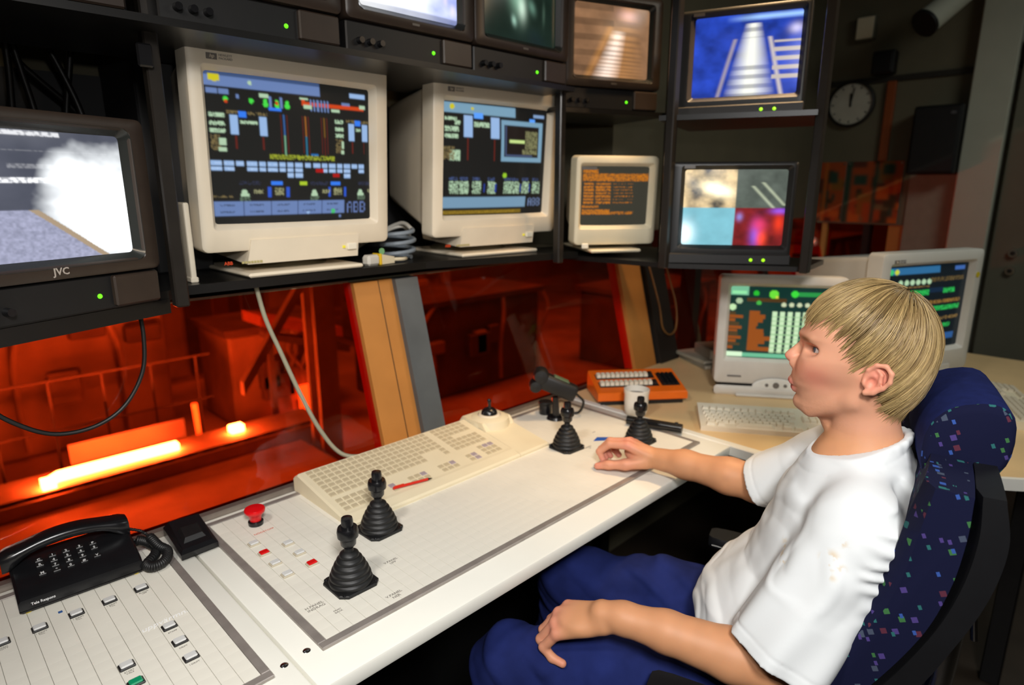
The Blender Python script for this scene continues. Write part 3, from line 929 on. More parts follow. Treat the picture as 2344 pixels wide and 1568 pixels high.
def img_quad():
    H_, W_ = 130, 160
    n = noise2(H_, W_, 9, 41)
    v, u = np.mgrid[0:1:H_ * 1j, 0:1:W_ * 1j]
    a = np.zeros((H_, W_, 3))
    q1, q2, q3, q4 = (u < .51) & (v < .5), (u >= .51) & (v < .5), (u < .51) & (v >= .5), (u >= .51) & (v >= .5)
    k = np.clip(n * 1.6 - 0.35, 0, 1)[..., None]
    t1 = k * np.array([0.75, 0.55, 0.28]) + 0.03
    m_ = np.exp(-(((u - 0.33) / 0.13) ** 2 + ((v - 0.26 - (u - .33) * .3) / 0.08) ** 2))[..., None]
    t1 = t1 + m_ * np.array([1.4, 1.3, 0.9])
    a[q1] = t1[q1]
    t2 = np.array(S(84, 92, 84)) * (0.45 + 0.8 * n)[..., None]
    for (u0, v0) in ((0.72, 0.28), (0.82, 0.24)):
        ln = np.clip(1 - np.abs((u - u0) - (v - v0) * 0.75) / 0.03, 0, 1) * (np.abs(v - v0 - 0.08) < 0.15)
        t2 = t2 + ln[..., None] * np.array(S(150, 156, 130))
    a[q2] = t2[q2]
    t3 = np.array(S(116, 176, 190)) * (0.8 + 0.3 * n)[..., None]
    m_ = np.exp(-(((u - 0.02) / 0.09) ** 2 + ((v - 0.85) / 0.15) ** 2))[..., None]
    t3 = t3 + m_ * 0.9
    a[q3] = t3[q3]
    t4 = np.array(S(120, 24, 26)) * (0.2 + 1.2 * n)[..., None]
    for (uu, vv, su, sv, c) in ((0.73, 0.86, 0.05, 0.15, S(110, 80, 200)), (0.79, 0.9, 0.05, 0.12, S(240, 70, 30)), (0.76, 0.72, 0.07, 0.09, S(200, 50, 90)), (0.95, 0.54, 0.08, 0.04, S(110, 80, 220)), (0.56, 0.62, 0.03, 0.05, S(120, 120, 190)), (0.95, 0.7, 0.05, 0.12, S(210, 50, 20))):
        g_ = np.exp(-(((u - uu) / su) ** 2 + ((v - vv) / sv) ** 2))[..., None]
        t4 = t4 * (1 - g_ * 0.7) + g_ * np.array(c)
    a[q4] = t4[q4]
    return a


def img_off():
    a = np.zeros((12, 14, 3))
    a[:] = S(14, 15, 16)
    return a


# ================================================================== monitors
SCR = attr_mat('lit_screen', 0.2, emit=1.0, spec=0.2)
SCR_HI = attr_mat('bright_screen', 0.2, emit=1.35, spec=0.2)


def shell(x0, x1, z0, z1, scr, r, d_bezel, d_body, recess=0.022, back=0.72, m=None):
    """a cathode ray monitor housing; scr = (x0, x1, z0, z1) of the picture; front at y = 0 looking along -y"""
    W, H, cx, cz = x1 - x0, z1 - z0, (x0 + x1) / 2, (z0 + z1) / 2
    sw, sh, sx, sz = scr[1] - scr[0], scr[3] - scr[2], (scr[0] + scr[1]) / 2, (scr[2] + scr[3]) / 2
    b = MB()
    b.loops([rrect(sw, sh, 0.006, recess, sx, sz), rrect(sw + 0.022, sh + 0.022, 0.008, 0.002, sx, sz), rrect(sw + 0.026, sh + 0.026, 0.009, 0.0, sx, sz),
             rrect(W - 0.012, H - 0.012, r, 0.0, cx, cz), rrect(W - 0.003, H - 0.003, r, 0.0035, cx, cz), rrect(W, H, r, 0.011, cx, cz),
             rrect(W, H, r, d_bezel, cx, cz), rrect(W - 0.05, H - 0.04, r, d_bezel + 0.001, cx, cz), rrect(W - 0.054, H - 0.044, r, d_bezel + 0.05, cx, cz),
             rrect(W * back, H * back, r * 2, d_body * 0.85, cx, cz + H * 0.02), rrect(W * back * 0.8, H * back * 0.8, r * 2, d_body, cx, cz + H * 0.02)], False, True)
    return b


def screen(parent, scr, img, m, bulge=0.012, recess=0.020):
    return colour_grid('screen', scr[1] - scr[0] + 0.004, scr[3] - scr[2] + 0.004, img, parent, m, (scr[0] - 0.002, recess, scr[2] - 0.002), bulge)


def tv(label, loc, rz, img, m=SCR, brand=False, knobs=True):
    """small video monitor with a control strip under the picture, 0.36 wide"""
    t = thing('video_monitor', label, 'monitor', loc, rz, 'dark video monitors of the rack')
    scr = (0.044, 0.316, 0.098, 0.303)
    c = shell(0, 0.36, 0.064, 0.335, scr, 0.012, 0.05, 0.32).build('cabinet', M_tvbody, t, 35)
    MB().loops([rrect(0.30, 0.233, 0.02, -0.0006, 0.18, 0.2005), rrect(0.272, 0.205, 0.008, 0.016, 0.18, 0.2005)]).build('screen_rim', M_rim, c, 40)
    screen(c, scr, img, m, 0.010, 0.018)
    st = MB().rbox(0.004, 0.356, 0.012, 0.20, 0.0, 0.062, 0.003).build('control_strip', M_tvdark, t)
    MB().rbox(0.262, 0.352, 0.002, 0.02, 0.004, 0.060, 0.003).build('cover_flap', M_tvbody, st)
    MB().lathe([(0.0, 0.004), (0.003, 0.0035), (0.0045, 0.001), (0.0045, 0)], 10, Matrix.Translation((0.238, 0.0125, 0.026)) @ Matrix.Rotation(R(90), 4, 'X')).build('led', M_led, st, 50)
    if knobs:
        for k in range(3):
            MB().cyl((0.035 + k * 0.026, 0.013, 0.024), (0.035 + k * 0.026, -0.002, 0.024), 0.0075, 0.0065, 14).build('knob', M_gloss, st, 40)
    if brand:
        text('JVC', 0.0165, mat('silver_lettering', S(170, 160, 150), 0.4), c, (0.172, -0.0008, 0.0785), FRONT, bold=True)
    else:
        MB().box(0.17, 0.19, -0.001, 0.001, 0.074, 0.079).build('badge', mat('dim_badge', S(80, 74, 68), 0.4), c)
    return t


YU, ZU = 1.27, 1.735
tv('dark monitor at the top left corner with only its green light in view', (0.012, YU, ZU), 0, img_off())
tv('dark switched off monitor above the large cream monitor', (0.412, YU, ZU), 0, img_off())
tv('top row monitor with a glaring white and blue picture', (0.780, YU, ZU), 0, img_bright(), SCR_HI)
tv('top row monitor with a murky green night picture', (1.142, YU, ZU), 0, img_night())
tv('top row monitor with a bronze coloured roller picture', (1.555, 1.335, 1.690), -20, img_bronze())
tv('JVC monitor at far left showing white steam over grey ground', (0.388 - 0.36 * math.cos(R(22)), 1.345 - 0.36 * math.sin(R(22)), 1.236), 22, img_steam(), SCR_HI, True)


def vmon(label, loc, rz, img, m=SCR):
    """black studio monitor with a thin frame and two lights at the lower right"""
    t = thing('studio_monitor', label, 'monitor', loc, rz, 'black studio monitors at the right end of the rack')
    scr = (0.046, 0.320, 0.056, 0.262)
    c = shell(0, 0.345, 0.0, 0.285, scr, 0.006, 0.07, 0.30, 0.016).build('cabinet', mat('black_steel_case', S(26, 26, 26), 0.4), t, 35)
    screen(c, scr, img, m, 0.008, 0.014)
    bar = MB().rbox(0.0, 0.345, -0.006, 0.03, 0.0, 0.030, 0.003).build('control_bar', M_tvdark, c)
    for k in range(2):
        MB().lathe([(0.0, 0.004), (0.0035, 0.0035), (0.0048, 0.001), (0.0048, 0)], 10, Matrix.Translation((0.238 + 0.034 * k, -0.006, 0.014)) @ Matrix.Rotation(R(90), 4, 'X')).build('led', M_led2, bar, 50)
    MB().box(0.04, 0.07, -0.0012, 0.001, 0.267, 0.275).build('badge', mat('dim_badge', S(80, 74, 68), 0.4), c)
    return t


def at_dir(p, rz, dx):
    return (p[0] + math.cos(R(rz)) * dx, p[1] + math.sin(R(rz)) * dx, p[2])


vmon('studio monitor with a blue picture of a pale tower, upper right', at_dir((1.729, 1.003, 1.646), -70, -0.046), -70, img_blue(), SCR_HI)
vmon('studio monitor with a picture split in four, lower right', at_dir((1.656, 0.960, 1.236), -55, -0.046), -55, img_quad(), SCR_HI)


def crt(name, label, loc, rz, W, H, scr, img, tilt, m_case=M_cream, chin=True, depth=0.42, group=None, logo=True, marks=None, stand=0.05, scr_m=SCR):
    t = thing(name, label, 'monitor', loc, rz, group)
    b = shell(0, W, 0, H, scr, 0.014, 0.055, depth)
    c = b.build('cabinet', m_case, t, 35)
    c.location = (0, 0, stand)
    c.rotation_euler = (R(tilt), 0, 0)
    screen(c, scr, img, scr_m)
    if chin:
        ch = MB().add([(W * 0.20, 0.0, -0.030), (W * 0.80, 0.0, -0.030), (W * 0.80, 0.20, -0.030), (W * 0.20, 0.20, -0.030),
                       (W * 0.22, -0.006, 0.026), (W * 0.80, -0.006, 0.026), (W * 0.82, 0.20, 0.02), (W * 0.18, 0.20, 0.02)], BOXF).build('chin', m_case, c)
        MB().rbox(W * 0.73, W * 0.785, -0.010, 0.0, -0.012, 0.004, 0.002).build('power_button', mat('pale_button', S(232, 226, 208), 0.4), ch)
        MB().box(W * 0.705, W * 0.718, -0.007, 0.0, -0.007, -0.001).build('power_light', mat('yellow_light', S(200, 190, 60), 0.4, emit=S(190, 180, 40), estr=0.6), ch)
    if logo:
        lg = MB().rbox(scr[0], scr[0] + 0.022, -0.0008, 0.001, H - 0.034, H - 0.022, 0.0004).build('logo', M_ink, c)
        text('hp', 0.010, M_cream, lg, (scr[0] + 0.011, -0.0014, H - 0.0275), FRONT, shear=0.25)
        text('HEWLETT\nPACKARD', 0.0062, M_ink, c, (scr[0] + 0.025, -0.0006, H - 0.0275), FRONT, align='LEFT')
    MB().lathe([(W * 0.24, 0.006), (W * 0.26, 0.010), (W * 0.22, 0.026), (W * 0.16, stand + 0.004)], 28, Matrix.Translation((W / 2, 0.16, 0))).build('swivel', mat('shaded_swivel_plastic', S(96, 90, 70), 0.6), t, 40)  # greenish shadow under the cabinet is put into the swivel colour
    MB().rbox(W * 0.18, W * 0.80, -0.025, 0.27, 0.0, 0.010, 0.004).build('base_plate', m_case, t)
    return t


HPG = 'large cream operator monitors'
W1, H1 = 0.478, 0.430
h1 = crt('operator_monitor', 'largest cream monitor with process graphics, on the shelf beside the post', (0.500, 1.445, 1.252), 0, W1, H1, (0.040, W1 - 0.046, 0.062, 0.374), img_process(), 4, group=HPG, stand=0.058)
h2 = crt('operator_monitor', 'cream monitor with a framed graph window, second on the shelf', (1.126, 1.446, 1.252), -5, W1, H1, (0.046, W1 - 0.046, 0.062, 0.372), img_process2(), 4, group=HPG, stand=0.058)
M_abb = mat('red_lettering', S(206, 70, 30), 0.5)
for h in (h1, h2):
    c = h.children[0]
    text('ABB', 0.0105, M_abb, c, (0.052, -0.0008, 0.034), FRONT, bold=True)
    for k in range(7):
        MB().box(0.082 + k * 0.007, 0.0875 + k * 0.007, -0.0008, 0.0, 0.031, 0.036).build('lettering', mat('olive_lettering', S(176, 164, 110), 0.6), c)
c = h1.children[0]
MB().lathe([(0, 0.0012), (0.0085, 0.0012), (0.0085, 0)], 20, Matrix.Translation((W1 - 0.024, 0, 0.034)) @ Matrix.Rotation(R(90), 4, 'X')).build('sticker', mat('green_sticker', S(110, 160, 110), 0.6), c)
st = MB().box(0.010, 0.034, -0.0008, 0.0, H1 - 0.026, H1 - 0.013).build('sticker', mat('white_sticker', S(235, 230, 220), 0.6), c)
text('OP1', 0.008, M_ink, st, (0.022, -0.0012, H1 - 0.0195), FRONT)
c = h2.children[0]
st = MB().box(W1 - 0.03, W1 - 0.006, -0.0008, 0.0, H1 - 0.036, H1 - 0.014).build('sticker', mat('maroon_sticker', S(90, 50, 40), 0.6), c)
tm = crt('text_monitor', 'small beige monitor with amber text rows', (1.551, 1.278, 1.252), -32, 0.272, 0.272, (0.026, 0.246, 0.062, 0.238), img_amber(), 3, M_beige, chin=False, depth=0.24, logo=False, stand=0.022)
c = tm.children[0]
MB().rbox(0.026, 0.048, -0.004, 0.0, 0.012, 0.028, 0.002).build('power_button', mat('pale_button', S(232, 226, 208), 0.4), c)
MB().box(0.014, 0.070, -0.0008, 0.0, 0.252, 0.261).build('badge', M_ink, c)

# ================================================================== the steel rack and what lies on its shelf
rk = thing('monitor_rack', 'black steel rack carrying two rows of monitors over the window', 'rack', (0, 0, 0))


def plank(name, pts, z0, z1, m=M_rack):
    return MB().prism(pts, z0, z1).build(name, m, rk)


plank('shelf', [(0.02, 1.215), (0.402, 1.375), (0.44, 1.418), (1.08, 1.420), (1.60, 1.30), (1.60, 1.95), (0.02, 1.95)], 1.230, 1.250)
plank('shelf', [(-0.6, 1.10), (0.02, 1.215), (0.02, 1.95), (-0.6, 1.95)], 1.210, 1.230)
MB().add([(0.02, 1.213, 1.205), (0.402, 1.373, 1.205), (0.402, 1.385, 1.205), (0.02, 1.225, 1.205), (0.02, 1.213, 1.234), (0.402, 1.373, 1.234), (0.402, 1.385, 1.234), (0.02, 1.225, 1.234)], BOXF).build('front_lip', M_rack, rk)
plank('shelf', [(1.60, 1.30), (1.63, 0.985), (1.82, 0.665), (2.05, 0.70), (2.05, 1.60), (1.60, 1.60)], 1.222, 1.236)
plank('shelf', [(-0.35, 1.262), (1.52, 1.262), (1.52, 1.63), (-0.35, 1.63)], 1.722, 1.735)
plank('shelf', [(1.53, 1.345), (1.92, 1.203), (2.02, 1.50), (1.64, 1.60)], 1.676, 1.690)
plank('shelf', [(1.61, 1.03), (1.77, 0.66), (2.08, 0.78), (1.98, 1.15)], 1.632, 1.646)
M_post = mat('post_steel', S(44, 40, 36), 0.3, 0.3, var=0.1)
for (x0, x1, y0, y1) in ((0.402, 0.428, 1.335, 1.362), (1.505, 1.53, 1.30, 1.325), (1.612, 1.638, 0.985, 1.01), (1.782, 1.808, 0.648, 0.672)):
    MB().rbox(x0, x1, y0, y1, 1.22 if x0 < 1.6 else 1.222, 2.70, 0.003).build('post', M_post, rk)
MB().rbox(1.90, 1.925, 1.17, 1.195, 1.236, 2.70, 0.003).build('post', M_rack, rk)
plank('back_panel', [(0.02, 1.925), (1.60, 1.925), (1.60, 1.945), (0.02, 1.945)], 1.25, 1.72, mat('dark_board', S(26, 25, 26), 0.6))
MB().rbox(0.386, 0.412, 1.322, 1.330, 1.66, 1.70, 0.003).build('clip', M_gloss, rk)
for (nm, x0, x1, y, lab) in (('adapter_box', 1.018, 1.062, 1.43, None),):
    a_ = thing('cable_connector', 'beige cable connector with a yellow band between the two cream monitors', 'connector', (0.905, 1.432, 1.2505), 8)
    MB().rbox(0, 0.04, 0, 0.03, 0, 0.028, 0.006).build('plug', M_grey_plastic, a_)
    MB().rbox(0.038, 0.046, -0.001, 0.031, -0.0, 0.030, 0.002).build('band', mat('yellow_band', S(214, 176, 10), 0.5), a_)
    MB().add([(0.046, 0, 0.001), (0.095, 0.006, 0.001), (0.095, 0.024, 0.001), (0.046, 0.03, 0.001), (0.046, 0, 0.028), (0.095, 0.006, 0.018), (0.095, 0.024, 0.018), (0.046, 0.03, 0.028)], BOXF).build('hood', M_beige, a_)
    MB().tube([(0.09, 0.012, 0.010), (0.13, 0.010, 0.008), (0.16, 0.03, 0.006)], 0.005, 8).build('cable', M_beige, a_, 40)
cb = thing('coiled_cable', 'grey blue coil of cable on the shelf between the cream monitors', 'cable', (1.045, 1.50, 1.2505))
pts = [(0.045 * math.cos(a * 0.6) * (1 + 0.05 * math.sin(a)), 0.045 * math.sin(a * 0.6), 0.007 + 0.0042 * a * 0.6) for a in range(0, 32)]
MB().tube(pts, 0.006, 8, 3).build('coil', mat('blue_grey_cable', S(120, 130, 140), 0.5), cb, 50)
MB().tube([pts[-1], (0.05, 0.05, 0.10), (0.02, 0.12, 0.07), (-0.03, 0.2, 0.02)], 0.006, 8).build('lead', M_grey_plastic, cb, 50)


def cable(label, pts, r, m, name='cable', n=8):
    o_ = MB().tube(pts, r, n, 8).build(name, m, None, 60)
    return tag(o_, label, 'cable')


M_cab = mat('black_cable', S(20, 18, 17), 0.45)
M_gcab = mat('grey_cable', S(150, 146, 124), 0.5)
cable('thin pale cable running over the shelf to the second cream monitor', [(1.02, 1.72, 1.256), (1.05, 1.62, 1.31), (1.10, 1.56, 1.34), (1.16, 1.60, 1.31)], 0.004, M_grey_plastic)
cable('black cable hanging in a wide loop under the JVC monitor', [(0.350, 1.400, 1.232), (0.352, 1.396, 1.16), (0.340, 1.392, 1.09), (0.300, 1.388, 1.03), (0.245, 1.385, 1.002), (0.18, 1.385, 1.004), (0.125, 1.386, 1.04), (0.085, 1.387, 1.09), (0.06, 1.388, 1.16), (0.055, 1.39, 1.215)], 0.0042, M_cab)
cable('grey cable drooping from the shelf to the operator keyboard', [(0.612, 1.455, 1.232), (0.624, 1.445, 1.15), (0.645, 1.428, 1.07), (0.672, 1.405, 0.97), (0.705, 1.38, 0.87), (0.745, 1.352, 0.80), (0.80, 1.315, 0.786)], 0.0055, M_gcab)
cable('thin cable looping beside the dark corner post', [(2.20, 1.44, 1.20), (2.195, 1.36, 1.0), (2.21, 1.345, 0.90), (2.27, 1.345, 0.86), (2.34, 1.36, 0.88), (2.385, 1.395, 0.97), (2.38, 1.44, 1.10), (2.37, 1.46, 1.20)], 0.004, mat('brown_cable', S(120, 84, 40), 0.5))
for k, (x0, x1, y1, sag) in enumerate(((0.235, 0.19, 1.80, 0.0), (0.250, 0.262, 1.80, 0.01), (0.262, 0.30, 1.78, 0.0), (0.270, 0.385, 1.76, 0.02), (0.395, 0.36, 1.80, 0.0), (0.22, 0.40, 1.82, -0.03))):
    labs = ['leftmost black cable hanging above the JVC monitor', 'second black cable from the left hanging above the JVC monitor', 'third black cable from the left hanging above the JVC monitor',
            'black cable slanting right above the JVC monitor', 'straight black cable next to the dark board above the JVC monitor', 'black cable crossing behind the others above the JVC monitor']
    cable(labs[k], [(x0, 1.75, 1.95), (x0 + sag, 1.75, 1.85), ((x0 + x1) / 2 + sag, 1.75 + (y1 - 1.75) / 2, 1.72), (x1, y1, 1.60), (x1, y1, 1.50)], 0.007, M_cab, 'hanging_cable')
o = MB().rbox(0.47, 0.60, 1.66, 1.93, 1.25, 2.10, 0.004).build('side_board', mat('dark_board', S(26, 25, 26), 0.6), rk)
mo = thing('paper_holder', 'thin cream plastic strip leaning against the large cream monitor', 'strip', (0.474, 1.452, 1.25), 0)
MB().rbox(0, 0.012, 0, 0.05, 0.0, 0.17, 0.004, 2).build('strip', M_cream, mo)
MB().rbox(-0.002, 0.014, -0.002, 0.052, 0.0, 0.012, 0.002).build('foot', M_cream, mo)

# ================================================================== the consoles
M_top = mat('white_enamel', S(232, 230, 220), 0.35, var=0.03, scale=5, bump=0.03, bscale=500)
M_tile = mat('ivory_mosaic_tile', S(226, 222, 210), 0.45, var=0.06, scale=7)
M_joint = mat('joint_grey', S(150, 144, 130), 0.8)
M_fr = mat('aluminium_frame', S(160, 152, 146), 0.45, 0.5, var=0.1, scale=40)
M_lam = mat('tan_laminate', S(222, 190, 140), 0.4, var=0.05, scale=7)
M_ped = mat('black_pedestal', S(16, 15, 15), 0.25, var=0.1)
PT = 0.0243
ZTOP = 0.750
tile_bm = MB()
hx_, hy_, cb_ = PT / 2 - 0.00028, PT / 2 - 0.00005, 0.0002
tile_bm.loops([[(sx * (hx_ - o_), sy * hy_, z) for sx, sy in ((-1, -1), (1, -1), (1, 1), (-1, 1))] for z, o_ in ((0, 0), (0.0038, 0), (0.004, cb_))], True, True)
tile_me = tile_bm.mesh('tile', M_tile)


def console(label, x0, x1, fx0, fx1, X0, Y0, nx, ny, screws):
    t = thing('console_desk', label, 'console', (0, 0, 0))
    y0, y1 = 0.735, 1.345
    MB().rbox(x0 + 0.0015, x1 - 0.0015, y0, y1, ZTOP - 0.030, ZTOP, 0.005, 2).build('desk_top', M_top, t, 40)
    MB().box(fx0 + 0.004, fx1 - 0.004, 0.808, 1.314, ZTOP, ZTOP + 0.0012).build('panel_bed', M_joint, t)
    for (a, b_, c, d) in ((fx0, fx1, 0.803, 0.803 + 0.0145), (fx0, fx1, 1.3055, 1.320), (fx0, fx0 + 0.0135, 0.8175, 1.3055), (fx1 - 0.0135, fx1, 0.8175, 1.3055)):
        MB().rbox(a, b_, c, d, ZTOP, ZTOP + 0.0062, 0.001).build('panel_frame', M_fr, t)
    cells = []
    for i in range(nx):
        for j in range(ny):
            cells.append((X0 + (i + 0.5) * PT, Y0 + (j + 0.5) * PT))
    cells.sort(key=lambda c: math.hypot(c[0] - 0.05, c[1] - 0.1))
    for (x, y) in cells[:300]:
        obj('tile', tile_me, t, (x, y, ZTOP + 0.001))
    if len(cells) > 300:
        b = MB()
        vs = [tuple(v.co) for v in tile_me.vertices]
        fs = [tuple(p.vertices) for p in tile_me.polygons]
        for (x, y) in cells[300:]:
            b.add(vs, fs, Matrix.Translation((x, y, ZTOP + 0.001)))
        o_ = b.build('tile_field', M_tile, t)
        o_['kind'] = 'stuff'
    for (x, y) in screws:
        s_ = MB().lathe([(0.0, 0.0012), (0.005, 0.001), (0.0062, 0.0), (0.0062, -0.001)], 16, Matrix.Translation((x, y, ZTOP + 0.0003))).build('screw', M_chrome, t, 40)
        MB().box(x - 0.0035, x + 0.0035, y - 0.0006, y + 0.0006, ZTOP + 0.0012, ZTOP + 0.0018).build('slot', M_muldark, s_)
    MB().box(x0 + 0.02, x1 - 0.02, 1.20, 1.34, 0.0, ZTOP - 0.03).build('pedestal', M_ped, t)
    MB().box(x0 + 0.004, x0 + 0.03, 0.80, 1.20, 0.0, ZTOP - 0.03).build('side_panel', M_ped, t)
    MB().box(x0, x1, 1.345, 1.362, ZTOP - 0.03, ZTOP + 0.012).build('back_strip', M_steel, t)
    return t


con_r = console('long white console with the keyboard, joysticks and emergency button', 0.346, 1.60, 0.388, 1.552, 0.4025, 0.8187, 47, 20, ((0.371, 0.823),))
con_l = console('white console on the left carrying the telephone', -0.62, 0.346, -0.58, 0.3105, 0.236 + PT * 2.5 - PT * 34, 0.8187, 34, 20, ((0.332, 0.818),))
ZT_ = ZTOP + 0.0052

M_btn = mat('grey_translucent_cap', S(206, 206, 204), 0.25, var=0.03)
M_rbtn = mat('red_cap', S(196, 14, 16), 0.3, emit=S(170, 8, 8), estr=0.15)
M_gbtn = mat('green_cap', S(10, 140, 96), 0.3)
M_bsock = mat('black_socket', S(26, 24, 24), 0.4)
M_csock = mat('ivory_socket', S(186, 176, 156), 0.5)


def push_button(label, x, y, m, sock, group, cap_text=None):
    t = thing('push_button', label, 'button', (x, y, ZT_), 0, group)
    MB().rbox(-0.0108, 0.0108, -0.0082, 0.0082, -0.001, 0.0032, 0.0012).build('socket', sock, t)
    MB().rbox(-0.0085, 0.0085, -0.0068, 0.0068, 0.0025, 0.0062, 0.0014).build('cap', m, t)
    if cap_text:
        text(cap_text, 0.0046, M_ink, t, (0.0, -0.0155, 0.0002), name='caption', ext=0.0001)
    return t


GL, GR = 'push buttons on the left console', 'push buttons on the long console'
for k, (x, tx) in enumerate(((0.0375, 'LARM\nKVITT'), (0.0865, '1 DRIFT\nTILL'), (0.137, '1 DRIFT\nTILL'), (0.1855, '1 DRIFT\nTILL'), (0.235, 'BLOCK\nUPP'))):
    push_button('grey push button in front of the telephone, %s' % ['cut by the left picture edge', 'second from the left edge', 'third from the left edge', 'fourth from the left edge', 'nearest the coiled cord'][k], x, 1.170, M_btn, M_bsock, GL, tx)
for k, (y, tx) in enumerate(((1.0255, 'STOPP'), (0.976, 'DRIFT'), (0.9275, 'I DRIFT'))):
    push_button('%s grey push button of the column of three by the panel frame' % ['farthest', 'middle', 'nearest'][k], 0.2365, y, M_btn, M_bsock, GL, tx)
push_button('lone grey push button just behind the green one', 0.162, 0.976, M_btn, M_bsock, GL, 'START\nVALS')
push_button('green push button at the bottom picture edge', 0.162, 0.929, M_gbtn, M_bsock, GL)
for k, y in enumerate((1.171, 1.1235, 1.0755, 1.0255)):
    push_button(['pale button nearest the red mushroom button', 'red button in the left column on the long console', 'pale button just below the red one in the left column', 'nearest pale button of the left column beside the joystick'][k], 0.439, y, M_rbtn if k == 1 else M_btn, M_csock, GR)
for k, y in enumerate((1.1235, 1.0755, 1.0255)):
    push_button(['farthest pale button of the right column', 'pale button behind the red one in the right column', 'red button in the right column close to the front joystick'][k], 0.488, y, M_rbtn if k == 2 else M_btn, M_csock, GR)
# printed captions on the tiles
for (x, y, tx, s_) in ((0.43, 0.905, 'H.PANEL\nINDRAG', 0.0085), (0.545, 0.835, 'V.PANEL\nNER', 0.0085), (0.60, 0.925, 'V.PANEL\nUPP', 0.008), (0.452, 0.868, 'FRAM\nBACK', 0.0055), (0.475, 1.205, 'NÖDSTOPP', 0.008),
                       (0.70, 1.06, 'VALS', 0.006), (1.30, 1.00, 'H.BORD\nUT', 0.008), (1.46, 0.98, 'TILT', 0.007), (1.40, 1.06, 'LYFT', 0.007)):
    text(tx, s_, M_abb if 'STOPP' in tx else M_ink, con_r, (x, y, ZTOP + 0.0052), name='caption', ext=0.0001)
o = MB().box(0.116, 0.122, 1.193, 1.199, ZTOP + 0.0051, ZTOP + 0.0056).build('ink_mark', mat('blue_ink', S(50, 90, 150), 0.6), con_l)
o = MB().prism([(1.345, 1.02), (1.375, 1.03), (1.40, 1.005), (1.37, 1.0)], ZTOP + 0.0051, ZTOP + 0.0056).build('ink_mark', mat('blue_paint', S(30, 84, 176), 0.6), con_r)
text('uppvärmn.', 0.017, mat('white_scrawl', S(245, 245, 245), 0.5), con_l, (0.236, 1.048, ZTOP + 0.0052), (0, 0, R(3)), name='handwriting', ext=0.0001, shear=0.3)

# joysticks
JG = 'black joysticks on the long console'


def make_joystick():
    t = thing('joystick', 'x', 'joystick', (0, 0, ZT_), 0, JG)
    b = MB()
    hs, cc = 0.040, 0.012
    oct_ = [(-hs + cc, -hs), (hs - cc, -hs), (hs, -hs + cc), (hs, hs - cc), (hs - cc, hs), (-hs + cc, hs), (-hs, hs - cc), (-hs, -hs + cc)]
    b.loops([[(x, y, 0) for x, y in oct_], [(x, y, 0.004) for x, y in oct_], [(x * 0.96, y * 0.96, 0.0055) for x, y in oct_]], True, True)
    b.build('base_plate', M_black, t)
    for sx in (-1, 1):
        for sy in (-1, 1):
            MB().lathe([(0, 0.0075), (0.003, 0.007), (0.0038, 0.0055)], 10, Matrix.Translation((sx * 0.032, sy * 0.032, 0))).build('screw', M_gloss, t, 40)
    prof = [(0.0385, 0.0045)]
    n = 6
    RB = (0.0388, 0.0366, 0.0330, 0.0285, 0.0232, 0.0172)
    for k in range(n):
        r0 = RB[k]
        z0 = 0.005 + k * 0.0098
        prof += [(r0, z0 + 0.001), (r0 + 0.0006, z0 + 0.004), (r0 - 0.0006, z0 + 0.0075), (r0 - 0.0032, z0 + 0.0088), (r0 - 0.0038, z0 + 0.0096)]
    prof += [(0.0085, 0.0655), (0.0075, 0.072)]
    MB().lathe(prof, 36).build('bellows', M_black, t, 60)
    MB().cyl((0, 0, 0.066), (0, 0, 0.082), 0.006, 0.006, 14).build('shaft', M_gloss, t, 40)
    MB().lathe([(0.0, 0.072), (0.008, 0.072), (0.0135, 0.079), (0.0145, 0.090), (0.0185, 0.094), (0.0192, 0.104), (0.0180, 0.110), (0.0168, 0.1125), (0.0, 0.1125)], 28).build('knob', M_gloss, t, 35)
    MB().lathe([(0.0105, 0.112), (0.0105, 0.126), (0.0095, 0.1305), (0.0, 0.1315)], 22).build('thumb_button', M_gloss, t, 35)
    return t


js = make_joystick()
for k, (x, y, rz, lab) in enumerate(((0.509, 0.921, 0, 'nearest joystick, at the front left of the long console'), (0.650, 1.043, 2, 'joystick standing before the left end of the operator keyboard'),
                                     (1.258, 1.045, -3, 'joystick in front of the black hand set holder'), (1.437, 0.930, 0, 'joystick in front of the white cup, beside the right hand'))):
    j_ = js if k == 0 else copy_tree(js)
    j_.location = (x, y, ZT_)
    j_.rotation_euler = (0, 0, R(rz))
    j_['label'] = lab
# emergency stop
es = thing('emergency_button', 'red mushroom emergency button on a black collar', 'button', (0.476, 1.246, ZT_))
MB().lathe([(0.0, 0.0), (0.015, 0.0), (0.0155, 0.008), (0.013, 0.010), (0.0, 0.010)], 28).build('collar', M_gloss, es, 40)
MB().lathe([(0.0115, 0.009), (0.0125, 0.018), (0.0165, 0.025), (0.0205, 0.029), (0.0215, 0.034), (0.0200, 0.037), (0.0120, 0.0385), (0.0, 0.039)], 32).build('mushroom_head', mat('red_plastic', S(214, 16, 22), 0.22, var=0.03), es, 50)

